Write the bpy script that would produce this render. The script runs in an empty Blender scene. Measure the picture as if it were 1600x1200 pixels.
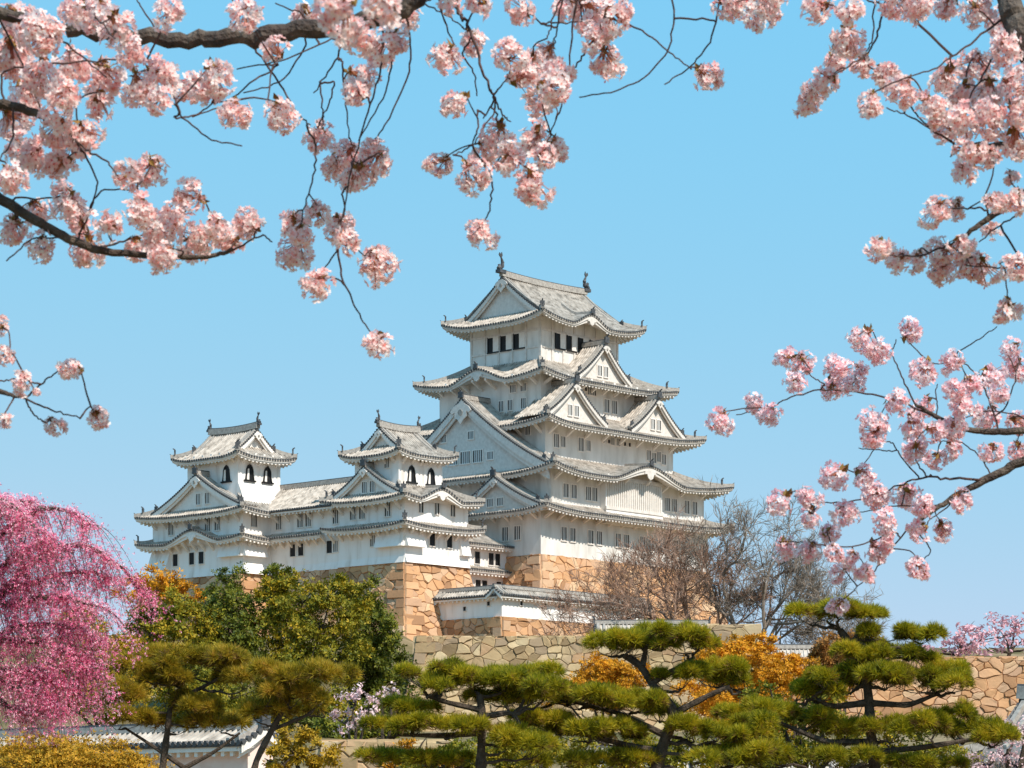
import bpy, math, random
import numpy as np
from mathutils import Vector, Matrix
R = random.Random(7)
NR = np.random.default_rng(11)
C = bpy.context.scene.collection
SC = bpy.context.scene

# ------------------------------------------------------------------ camera, sky, sun, exposure
F, HZ, EYE = 4142.0, 1270.0, 1.65          # focal length and horizon in pixels of a 1600 px wide frame
cd = bpy.data.cameras.new("camera"); cam = bpy.data.objects.new("camera", cd); C.objects.link(cam)
cam.location = (0, 0, EYE); cam.rotation_euler = (math.radians(90), 0, 0)
cd.sensor_width = 36; cd.lens = 36 * F / 1600; cd.shift_y = (HZ - 600) / 1600
cd.clip_start = 0.1; cd.clip_end = 20000
cd.dof.use_dof = True; cd.dof.focus_distance = 150; cd.dof.aperture_fstop = 14
SC.camera = cam

SUN_EL, SUN_AZ = math.radians(50), math.atan2(0.72, -0.694)     # azimuth of the sun measured clockwise from +Y
SX, SY = 0.694, -0.72
w = bpy.data.worlds.new("World"); SC.world = w; w.use_nodes = True
nt = w.node_tree; bg = nt.nodes["Background"]
sky = nt.nodes.new("ShaderNodeTexSky"); sky.sky_type = 'NISHITA'; sky.sun_disc = False
sky.sun_elevation = SUN_EL; sky.sun_rotation = math.atan2(SX, SY)
sky.air_density = 1.0; sky.dust_density = 0.3; sky.ozone_density = 1.5; sky.altitude = 0
sp = nt.nodes.new("ShaderNodeSeparateColor"); cb = nt.nodes.new("ShaderNodeCombineColor")
nt.links.new(sky.outputs[0], sp.inputs[0])
for i, (ex, gain) in enumerate(((.72, 1.05), (.12, 3.82), (-.12, 7.75))):      # tone of the sky: clear spring cyan
    p1 = nt.nodes.new("ShaderNodeMath"); p1.operation = 'POWER'; p1.inputs[1].default_value = ex
    p2 = nt.nodes.new("ShaderNodeMath"); p2.operation = 'MULTIPLY'; p2.inputs[1].default_value = gain
    nt.links.new(sp.outputs[i], p1.inputs[0]); nt.links.new(p1.outputs[0], p2.inputs[0]); nt.links.new(p2.outputs[0], cb.inputs[i])
nt.links.new(cb.outputs[0], bg.inputs[0])
bg.inputs[1].default_value = 0.12
sd = bpy.data.lights.new("sun", 'SUN'); sd.energy = 4.8; sd.angle = math.radians(0.55); sd.color = (1.0, 0.94, 0.85)
so = bpy.data.objects.new("sun", sd); C.objects.link(so)
sv = Vector((SX * math.cos(SUN_EL), SY * math.cos(SUN_EL), math.sin(SUN_EL)))
so.rotation_euler = sv.to_track_quat('Z', 'Y').to_euler(); so.location = (40, -40, 80)
SC.view_settings.view_transform = 'Standard'; SC.view_settings.look = 'None'
SC.view_settings.exposure = 0.24; SC.view_settings.gamma = 1.0
SC.cycles.max_bounces = 8; SC.cycles.diffuse_bounces = 6; SC.cycles.transmission_bounces = 8; SC.cycles.transparent_max_bounces = 4

# ------------------------------------------------------------------ materials
MATS = {}
def mat(name, cols, rough=0.8, scale=3.0, detail=4.0, island=False, trans=0.0, bump=0.0, bscale=None, spec=0.3, stretch=None):
    """cols: list of colours spread over a noise (and, with island, a per-piece random) value."""
    m = bpy.data.materials.new(name); m.use_nodes = True; n = m.node_tree.nodes; l = m.node_tree.links
    b = n["Principled BSDF"]; out = n["Material Output"]
    b.inputs['Roughness'].default_value = rough; b.inputs['Specular IOR Level'].default_value = spec
    tc = n.new("ShaderNodeTexCoord"); mp = n.new("ShaderNodeMapping")
    l.new(tc.outputs['Object'], mp.inputs[0])
    if stretch: mp.inputs['Scale'].default_value = stretch
    ns = n.new("ShaderNodeTexNoise"); ns.inputs['Scale'].default_value = scale; ns.inputs['Detail'].default_value = detail
    l.new(mp.outputs[0], ns.inputs[0])
    ra = n.new("ShaderNodeValToRGB")
    els = ra.color_ramp.elements
    k = len(cols)
    pos = [0.5] if k == 1 else [0.3 + 0.4 * i / (k - 1) for i in range(k)]
    if island: pos = [0.5] if k == 1 else [0.1 + 0.8 * i / (k - 1) for i in range(k)]
    while len(els) < k: els.new(0.5)
    while len(els) > k: els.remove(els[-1])
    for e, p, c in zip(els, pos, cols):
        e.position = p; e.color = (*c, 1)
    if island:
        ge = n.new("ShaderNodeNewGeometry"); mx = n.new("ShaderNodeMix"); mx.data_type = 'FLOAT'
        mr = n.new("ShaderNodeMapRange"); mr.inputs[1].default_value = 0.3; mr.inputs[2].default_value = 0.7
        l.new(ns.outputs[0], mr.inputs[0])
        mx.inputs[0].default_value = island if isinstance(island, float) else 0.6
        l.new(mr.outputs[0], mx.inputs[2]); l.new(ge.outputs['Random Per Island'], mx.inputs[3])
        l.new(mx.outputs[0], ra.inputs[0])
    else:
        l.new(ns.outputs[0], ra.inputs[0])
    l.new(ra.outputs[0], b.inputs['Base Color'])
    if bump:
        nb = n.new("ShaderNodeTexNoise"); nb.inputs['Scale'].default_value = bscale or scale * 6; nb.inputs['Detail'].default_value = 5
        l.new(mp.outputs[0], nb.inputs[0])
        bp = n.new("ShaderNodeBump"); bp.inputs['Strength'].default_value = bump; bp.inputs['Distance'].default_value = 0.05
        l.new(nb.outputs[0], bp.inputs['Height']); l.new(bp.outputs[0], b.inputs['Normal'])
    if trans:
        tr = n.new("ShaderNodeBsdfTranslucent"); mixs = n.new("ShaderNodeMixShader"); mixs.inputs[0].default_value = trans
        l.new(ra.outputs[0], tr.inputs[0]); l.new(b.outputs[0], mixs.inputs[1]); l.new(tr.outputs[0], mixs.inputs[2])
        l.new(mixs.outputs[0], out.inputs[0])
    MATS[name] = m
    return m

PLA = mat('plaster', [(.66, .59, .53), (.84, .79, .74), (.88, .84, .80), (.89, .85, .81)], .85, 1.1, 10, bump=.12, bscale=3, stretch=(1, 1, .16))
PLAK = mat('weathered_plaster', [(.54, .50, .45), (.68, .64, .59), (.76, .72, .67), (.80, .765, .72)], .9, .9, 10, bump=.15, bscale=4, stretch=(1, 1, .28))
TRIMK = mat('weathered_trim', [(.60, .545, .49), (.74, .68, .62)], .9, 3)
TRIM = mat('plaster_trim', [(.76, .69, .62), (.86, .80, .74)], .85, 2)
TILE = mat('roof_tile', [(.20, .17, .14), (.38, .33, .28), (.52, .455, .39), (.58, .52, .455)], .75, 1.6, 8, bump=.3, bscale=7)
EDGE = mat('tile_end', [(.05, .05, .052), (.09, .09, .092)], .6, 4)
RIDGE = mat('ridge_tile', [(.24, .21, .185), (.42, .38, .33)], .7, 5)
DARKT = mat('ornament_tile', [(.05, .052, .055), (.10, .10, .105)], .5, 4)
VOID = mat('window_dark', [(.012, .012, .013)], .6, 2)
BAR = mat('window_bar', [(.62, .60, .57)], .8, 2)
BLACKW = mat('black_lacquer', [(.015, .014, .014)], .5, 2)
STONE_O = mat('orange_stone', [(.33, .175, .09), (.54, .285, .135), (.61, .345, .18), (.48, .29, .18), (.64, .42, .25)], .9, .35, 5, island=.85, bump=.6, bscale=4)
STONE_T = mat('tan_stone', [(.22, .15, .08), (.42, .29, .155), (.52, .38, .21), (.33, .235, .15), (.58, .45, .27), (.47, .29, .16)], .9, .35, 5, island=.9, bump=.6, bscale=4)
JOINT_O = mat('orange_joint', [(.40, .23, .12)], .95, 2)
JOINT_T = mat('tan_joint', [(.30, .23, .14)], .95, 2)
GROUND = mat('hill_ground', [(.08, .075, .02), (.17, .12, .05), (.30, .21, .12)], .95, .2, 8, bump=.5, bscale=2)
BARK = mat('dark_bark', [(.035, .025, .018), (.07, .05, .035), (.11, .08, .06)], .9, 6, 6, bump=.8, bscale=25)
BARKC = mat('cherry_bark', [(.045, .03, .025), (.09, .065, .05), (.17, .13, .10)], .85, 12, 6, bump=.6, bscale=60)
TWIG = mat('cherry_twig', [(.05, .028, .025), (.10, .05, .04)], .8, 20)

# ------------------------------------------------------------------ mesh builder
class MB:
    def __init__(s): s.v = []; s.f = []; s.n = 0
    def add(s, v, f, m=0):
        v = np.asarray(v, float).reshape(-1, 3)
        fs = f if isinstance(f, list) and len(f) and isinstance(f[0], np.ndarray) else None
        if fs is None:
            if isinstance(f, np.ndarray): fs = [f]
            else:
                by = {}
                for q in f: by.setdefault(len(q), []).append(q)
                fs = [np.array(a) for a in by.values()]
        for a in fs: s.f.append((a.astype(np.int64) + s.n, m))
        s.v.append(v); s.n += len(v)
    def grid(s, P, m=0, flip=False):
        P = np.asarray(P, float); a, b = P.shape[:2]
        i = np.arange(a * b).reshape(a, b)
        q = np.stack([i[:-1, :-1], i[1:, :-1], i[1:, 1:], i[:-1, 1:]], -1).reshape(-1, 4)
        s.add(P.reshape(-1, 3), q[:, ::-1] if flip else q, m)
    def box(s, x0, x1, y0, y1, z0, z1, m=0):
        v = [(x0, y0, z0), (x1, y0, z0), (x1, y1, z0), (x0, y1, z0), (x0, y0, z1), (x1, y0, z1), (x1, y1, z1), (x0, y1, z1)]
        s.add(v, BOXF, m)
    def hexa(s, v, m=0): s.add(v, BOXF, m)
    def sweep(s, pts, wd, w, h, m=0, up=(0, 0, 1), drop=0.0):
        """box profile (width w along wd, height h along up) along a polyline"""
        p = np.asarray(pts, float); wd = np.asarray(wd, float); up = np.asarray(up, float)
        ring = np.stack([p - wd * w / 2 - up * drop, p + wd * w / 2 - up * drop, p + wd * w * .36 + up * h, p - wd * w * .36 + up * h], 1)
        k = len(p); i = np.arange(k * 4).reshape(k, 4); q = []
        for j in range(4):
            q.append(np.stack([i[:-1, j], i[:-1, (j + 1) % 4], i[1:, (j + 1) % 4], i[1:, j]], -1))
        s.add(ring.reshape(-1, 3), [np.concatenate(q), np.array([[0, 3, 2, 1], [4 * k - 4, 4 * k - 3, 4 * k - 2, 4 * k - 1]])], m)
    def tube(s, pts, rad, n=6, m=0):
        p = np.asarray(pts, float); k = len(p)
        r = np.broadcast_to(np.asarray(rad, float), (k,))
        d = np.gradient(p, axis=0); d /= np.linalg.norm(d, axis=1, keepdims=True) + 1e-9
        ref = np.array([0.31, 0.17, 0.93]) if abs(d[:, 2]).mean() < .8 else np.array([0.9, 0.3, 0.1])
        a = np.cross(d, ref); a /= np.linalg.norm(a, axis=1, keepdims=True) + 1e-9
        b = np.cross(d, a)
        t = np.arange(n) * 2 * math.pi / n
        ring = p[:, None] + r[:, None, None] * (np.cos(t)[None, :, None] * a[:, None] + np.sin(t)[None, :, None] * b[:, None])
        i = np.arange(k * n).reshape(k, n); j = np.roll(i, -1, 1)
        q = np.stack([i[:-1], j[:-1], j[1:], i[1:]], -1).reshape(-1, 4)
        s.add(ring.reshape(-1, 3), [q, i[:1, ::-1].copy(), i[-1:].copy()], m)
    def poly(s, outline, origin, ex, ez, ny, th, m=0):
        """extruded 2D outline: point = origin + ex*a + ez*b, thickness th along ny"""
        o = np.asarray(origin, float); ex = np.asarray(ex, float); ez = np.asarray(ez, float); ny = np.asarray(ny, float)
        a = np.array([o + ex * p[0] + ez * p[1] for p in outline]); b = a + ny * th; k = len(a)
        f = [list(range(k)), list(range(2 * k - 1, k - 1, -1))] + [[i, i + k, (i + 1) % k + k, (i + 1) % k] for i in range(k)]
        s.add(np.concatenate([a, b]), f, m)
    def inst(s, tv, tf, pos, rot, sc, m=0):
        """copies of a template: tv (n,3), tf list of (faces array, material)"""
        N = len(pos); n = len(tv)
        v = np.einsum('kij,nj->kni', rot, tv) * np.asarray(sc).reshape(-1, 1, 1) + np.asarray(pos)[:, None]
        off = (np.arange(N) * n)[:, None, None]
        for a, mm in tf:
            s.f.append(((a[None] + off).reshape(-1, a.shape[1]) + s.n, mm))
        s.v.append(v.reshape(-1, 3)); s.n += N * n
    def mesh(s, name, mats, origin=(0, 0, 0), smooth=False):
        me = bpy.data.meshes.new(name)
        v = np.concatenate(s.v) - np.asarray(origin, float)
        me.vertices.add(len(v)); me.vertices.foreach_set('co', v.astype(np.float32).ravel())
        tot = np.concatenate([np.full(len(a), a.shape[1]) for a, _ in s.f])
        idx = np.concatenate([a.ravel() for a, _ in s.f]); mi = np.concatenate([np.full(len(a), m) for a, m in s.f])
        me.loops.add(len(idx)); me.loops.foreach_set('vertex_index', idx.astype(np.int32))
        me.polygons.add(len(tot)); st = np.concatenate([[0], np.cumsum(tot)[:-1]])
        me.polygons.foreach_set('loop_start', st.astype(np.int32))
        for m in mats: me.materials.append(m)
        me.polygons.foreach_set('material_index', mi.astype(np.int32))
        me.polygons.foreach_set('use_smooth', np.full(len(tot), smooth))
        me.update(calc_edges=True); me.validate()
        return me
    def obj(s, name, mats, parent=None, origin=(0, 0, 0), smooth=False):
        return link(name, s.mesh(name, mats, origin, smooth), parent)
BOXF = [(0, 3, 2, 1), (4, 5, 6, 7), (0, 1, 5, 4), (1, 2, 6, 5), (2, 3, 7, 6), (3, 0, 4, 7)]
def link(name, data, parent=None, loc=None, rz=0.0, sc=None):
    o = bpy.data.objects.new(name, data); C.objects.link(o); o.parent = parent
    if loc is not None: o.location = loc
    if rz: o.rotation_euler = (0, 0, rz)
    if sc is not None: o.scale = (sc, sc, sc) if not hasattr(sc, '__len__') else sc
    return o
def tag(o, label, cat, group=None, kind=None):
    if label: o['label'] = label
    if cat: o['category'] = cat
    if group: o['group'] = group
    if kind: o['kind'] = kind
    return o
def thing(name, label, cat, loc=(0, 0, 0), rz=0.0, group=None):
    return tag(link(name, None, None, loc, rz), label, cat, group)
def W(px, py, Y): return np.array([(px - 800) / F * Y, Y, EYE + (HZ - py) / F * Y])
def ss(a, b, x):
    t = np.clip((np.asarray(x, float) - a) / (b - a), 0, 1); return t * t * (3 - 2 * t)
def rots(N, tilt=None, rng=NR):
    """random rotations; tilt=None: any direction"""
    if tilt is None:
        q = rng.normal(size=(N, 4)); q /= np.linalg.norm(q, axis=1, keepdims=True)
        w_, x, y, z = q.T
        return np.stack([np.stack([1 - 2 * (y * y + z * z), 2 * (x * y - z * w_), 2 * (x * z + y * w_)], -1),
                         np.stack([2 * (x * y + z * w_), 1 - 2 * (x * x + z * z), 2 * (y * z - x * w_)], -1),
                         np.stack([2 * (x * z - y * w_), 2 * (y * z + x * w_), 1 - 2 * (x * x + y * y)], -1)], 1)
    d = rng.normal(size=(N, 3)) * tilt; d[:, 2] += 1
    return zto(d, rng)
def zto(d, rng=NR):
    """rotations taking +z to the directions d, with random roll"""
    d = np.asarray(d, float); d = d / np.linalg.norm(d, axis=1, keepdims=True)
    r = rng.normal(size=d.shape); a = np.cross(d, r); a /= np.linalg.norm(a, axis=1, keepdims=True)
    return np.stack([a, np.cross(d, a), d], -1)

# ------------------------------------------------------------------ setting: terrain
def ground(x, y):
    x = np.asarray(x, float); y = np.asarray(y, float)
    base = 8.0 * ss(100, 215, y)
    left = base + 11.0 * ss(205, 262, y)
    mid = base + 8.4 * ss(233, 235, y) + 1.2 * ss(256, 264, y)
    right = base + 5.8 * ss(217, 219, y) + 4.0 * ss(232, 262, y)
    a = ss(-10, -7.5, x); b = ss(19, 22, x)
    g = left * (1 - a) + a * (mid * (1 - b) + right * b)
    far = ss(330, 600, y) + ss(90, 250, np.abs(x)) * ss(120, 200, y)
    return g * (1 - np.clip(far, 0, 1))
xs = np.concatenate([[-6000, -2500, -1000, -500, -300, -200, -150, -110], np.arange(-90, 91, 1.5), [110, 150, 200, 300, 500, 1000, 2500, 6000]])
ys = np.concatenate([[-600, -100, -30], np.arange(0, 200, 4.), np.arange(200, 290, 1.), np.arange(292, 400, 6.), [450, 520, 600, 900, 1600, 3000, 7000]])
GX, GY = np.meshgrid(xs, ys, indexing='ij'); GZ = ground(GX, GY) + np.where(np.abs(GX) < 100, .12 * np.sin(GX * .7 + GY * .43) * ss(100, 130, GY), 0)
g = MB(); g.grid(np.stack([GX, GY, GZ], -1)); tag(g.obj('ground', [GROUND], smooth=True), None, None, kind='structure')

# ------------------------------------------------------------------ castle frame: x along the sunny face, y along the shaded face
TH = math.radians(42)
UX, VX = np.array([math.sin(TH), math.cos(TH)]), np.array([-math.cos(TH), math.sin(TH)])
K0 = np.array([45 / F * 273.0, 273.0]); RZ = math.radians(48)
def cw(u, v, z): p = K0 + UX * u + VX * v; return (p[0], p[1], z)

class Building:
    def __init__(s, name, label, cat, u, v, z):
        s.o = np.array([u, v, z], float)
        s.root = thing(name, label, cat, cw(u, v, z), RZ)
    def part(s, mb, name, mats, parent=None, smooth=False):
        return mb.obj(name, mats, parent or s.root, s.o, smooth)
    def place(s, name, me, parent, p, rz=0.0, sc=None):
        return link(name, me, parent, tuple(np.asarray(p, float) - s.o), rz, sc)
MATS_T = {}
class Plain(Building):                       # a thing placed in world axes instead of the castle frame
    def __init__(s, name, label, cat, p, rz=0.0, group=None):
        s.o = np.zeros(3); s.root = thing(name, label, cat, tuple(p), rz, group)

def side_frame(rect, side):
    x0, x1, y0, y1 = rect
    A, e, n, L = {'S': ((x0, y0), (1, 0), (0, 1), x1 - x0), 'E': ((x1, y0), (0, 1), (-1, 0), y1 - y0),
                  'N': ((x1, y1), (-1, 0), (0, -1), x1 - x0), 'W': ((x0, y1), (0, -1), (1, 0), y1 - y0)}[side]
    return np.array(A, float), np.array(e, float), np.array(n, float), L
ROT = {'S': 0.0, 'E': math.pi / 2, 'N': math.pi, 'W': -math.pi / 2}
def to_s(rect, side, c):
    A, e, n, L = side_frame(rect, side)
    return (c - A[0]) * e[0] if side in 'SN' else (c - A[1]) * e[1]
def P3(A, e, n, s, t, z):
    s, t, z = np.broadcast_arrays(np.asarray(s, float), np.asarray(t, float), np.asarray(z, float))
    xy = A + e * s[..., None] + n * t[..., None]
    return np.concatenate([xy, z[..., None]], -1)
def gq(q): q = np.clip(q, 0, 1.5); return .70 * q + .30 * q * q
def bell(x): return np.where(np.abs(x) < 1, .5 * (1 + np.cos(math.pi * np.clip(x, -1, 1))), 0.0)

def patch(mb, A, e, n, L, zf, tmax, pitch=.36, nt_=8, rib=.135, mt=0):
    """tiled roof slope: columns of round cover tiles running up the slope"""
    k = max(2, int(round(L / pitch))); p = L / k
    off = np.array([.0, .3, .40, .60, .7]) * p; hh = np.array([0, 0, 1, 1, 0]) * rib
    s = np.concatenate([(np.arange(k)[:, None] * p + off).ravel(), [L]]); h = np.concatenate([np.tile(hh, k), [0]])
    tm = tmax(s); q = np.linspace(0, 1, nt_ + 1)
    S = np.repeat(s[:, None], nt_ + 1, 1); T = tm[:, None] * q[None]
    Z = zf(S, T) + h[:, None]
    mb.grid(P3(A, e, n, S, T, Z), mt)
    return s, (np.arange(k) + .5) * p
HEXA = np.arange(6) * math.pi / 3
def discs(mb, A, e, n, s, t, z, r=.13, m=1, depth=.14):
    """round tile ends along an eave or verge: hexagonal plugs facing outward (-n)"""
    s = np.asarray(s, float); z = np.asarray(z, float); N = len(s)
    S = s[:, None] + r * np.cos(HEXA); Z = z[:, None] + r * np.sin(HEXA)
    a = P3(A, e, n, S, np.full_like(S, t), Z); b = P3(A, e, n, S, np.full_like(S, t + depth), Z)
    v = np.concatenate([a, b], 1); o = (np.arange(N) * 12)[:, None]
    f6 = np.arange(6)[None] + o
    q = np.concatenate([np.stack([np.full(N, i), np.full(N, (i + 1) % 6), np.full(N, (i + 1) % 6 + 6), np.full(N, i + 6)], -1) + o for i in range(6)])
    mb.add(v.reshape(-1, 3), [f6, q], m)

# ornaments (shared meshes)
def oni_mesh():
    m = MB()
    m.poly([(-.38, 0), (-.30, .35), (-.36, .62), (-.16, .60), (0, .78), (.16, .60), (.36, .62), (.30, .35), (.38, 0)], (0, -.1, 0), (1, 0, 0), (0, 0, 1), (0, 1, 0), .2)
    m.tube([(0, .05, .6), (0, -.12, .82), (0, -.30, .90)], [.11, .09, .07], 6)
    return m.mesh('ridge_end_tile', [DARKT])
def shachi_mesh():
    m = MB()
    m.box(-.34, .34, -.5, .5, 0, .35)
    p = np.array([(0, -.45, .42), (0, -.2, .55), (0, .15, .78), (0, .27, 1.15), (0, .12, 1.5), (0, -.02, 1.75)])
    m.tube(p, [.22, .30, .27, .20, .13, .07], 8)
    m.poly([(-.02, 1.62), (-.34, 1.95), (-.22, 2.2), (0, 1.98), (.12, 2.28), (.24, 1.95), (.06, 1.62)], (-.05, 0, 0), (0, 1, 0), (0, 0, 1), (1, 0, 0), .1)
    for sx in (-1, 1): m.poly([(-.1, .6), (.2, .62), (.05, 1.05), (-.2, .95)], (sx * .27 - .03, 0, 0), (0, 1, 0), (0, 0, 1), (1, 0, 0), .06)
    m.poly([(.3, .7), (.52, .9), (.36, 1.02), (.5, 1.25), (.3, 1.35)], (-.03, 0, 0), (0, 1, 0), (0, 0, 1), (1, 0, 0), .06)
    return m.mesh('dolphin_finial', [DARKT])
ONI, SHACHI = oni_mesh(), shachi_mesh()

def gable_end(mb, A, e, n, s0, hw, z0, H, t0, xmax, bh=.42, wallbase=None, orn=1.0, over=.55):
    """white bargeboards, verge tiles, plaster infill and hanging ornament of a gable facing -n at depth t0
    materials: 0 tile 1 tile end 2 plaster 3 ridge"""
    k = 14
    x = np.linspace(-xmax, xmax, 2 * k + 1); zc = z0 + H * gq(1 - np.abs(x) / hw)
    X = s0 + x; tf = t0 - over
    n3 = np.array([n[0], n[1], 0])
    bz = bh * (1 + .35 * (np.abs(x) / xmax))
    # bargeboard (two layers)
    for (ta, tb, d0, d1) in ((tf, tf + .14, .05, bz), (tf + .16, tf + .30, .05, bz * 1.55)):
        a = P3(A, e, n, X, ta, zc - d0); b = P3(A, e, n, X, ta, zc - d1 - .05); c = P3(A, e, n, X, tb, zc - d1 - .05); d = P3(A, e, n, X, tb, zc - d0)
        mb.grid(np.stack([d, a, b, c], 1), 2)
    # verge soffit back to the wall
    mb.grid(np.stack([P3(A, e, n, X, tf + .3, zc - .16), P3(A, e, n, X, t0 + .05, zc - .16)], 1), 2)
    # verge rolls
    for (tt, ww, h2) in ((t0 - over + .30, .34, .26), (t0 - over + .85, .26, .20)):
        for sg in (-1, 1):
            sel = (x * sg >= -1e-6)
            pts = P3(A, e, n, X[sel], tt, zc[sel] + .02)
            if sg < 0: pts = pts[::-1]
            mb.sweep(pts, n3, ww, h2, 3)
    ln = np.concatenate([[0], np.cumsum(np.hypot(np.diff(x), np.diff(zc)))])
    m = int(ln[-1] / .30); sx = np.interp(np.linspace(.1, ln[-1] - .1, m), ln, x)
    discs(mb, A, e, n, s0 + sx, tf - .05, z0 + H * gq(1 - np.abs(sx) / hw) + .04, .12, 1, .16)
    # infill wall
    zb = z0 - .6 if wallbase is None else wallbase
    top = np.maximum(zc - .2, zb)
    mb.grid(np.stack([P3(A, e, n, X, t0, np.full_like(X, zb)), P3(A, e, n, X, t0, top)], 1), 2)
    # ornament: lobed pendant below the apex
    if orn:
        za = z0 + H - bh * .9; o = P3(A, e, n, s0, tf - .06, za)
        e3 = np.array([e[0], e[1], 0])
        out = [(0, .1), (-.25, .05), (-.55, -.1), (-.72, -.32), (-.55, -.42), (-.40, -.34), (-.42, -.6), (-.22, -.72), (0, -.98), (.22, -.72), (.42, -.6), (.40, -.34), (.55, -.42), (.72, -.32), (.55, -.1), (.25, .05)]
        mb.poly([(a * orn, b * orn) for a, b in out], o, e3, (0, 0, 1), -n3, .09, 2)
        mb.poly([(.16 * orn * math.cos(t), -.38 * orn + .16 * orn * math.sin(t)) for t in np.arange(8) * math.pi / 4], o - n3 * .1, e3, (0, 0, 1), -n3, .06, 3)

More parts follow.
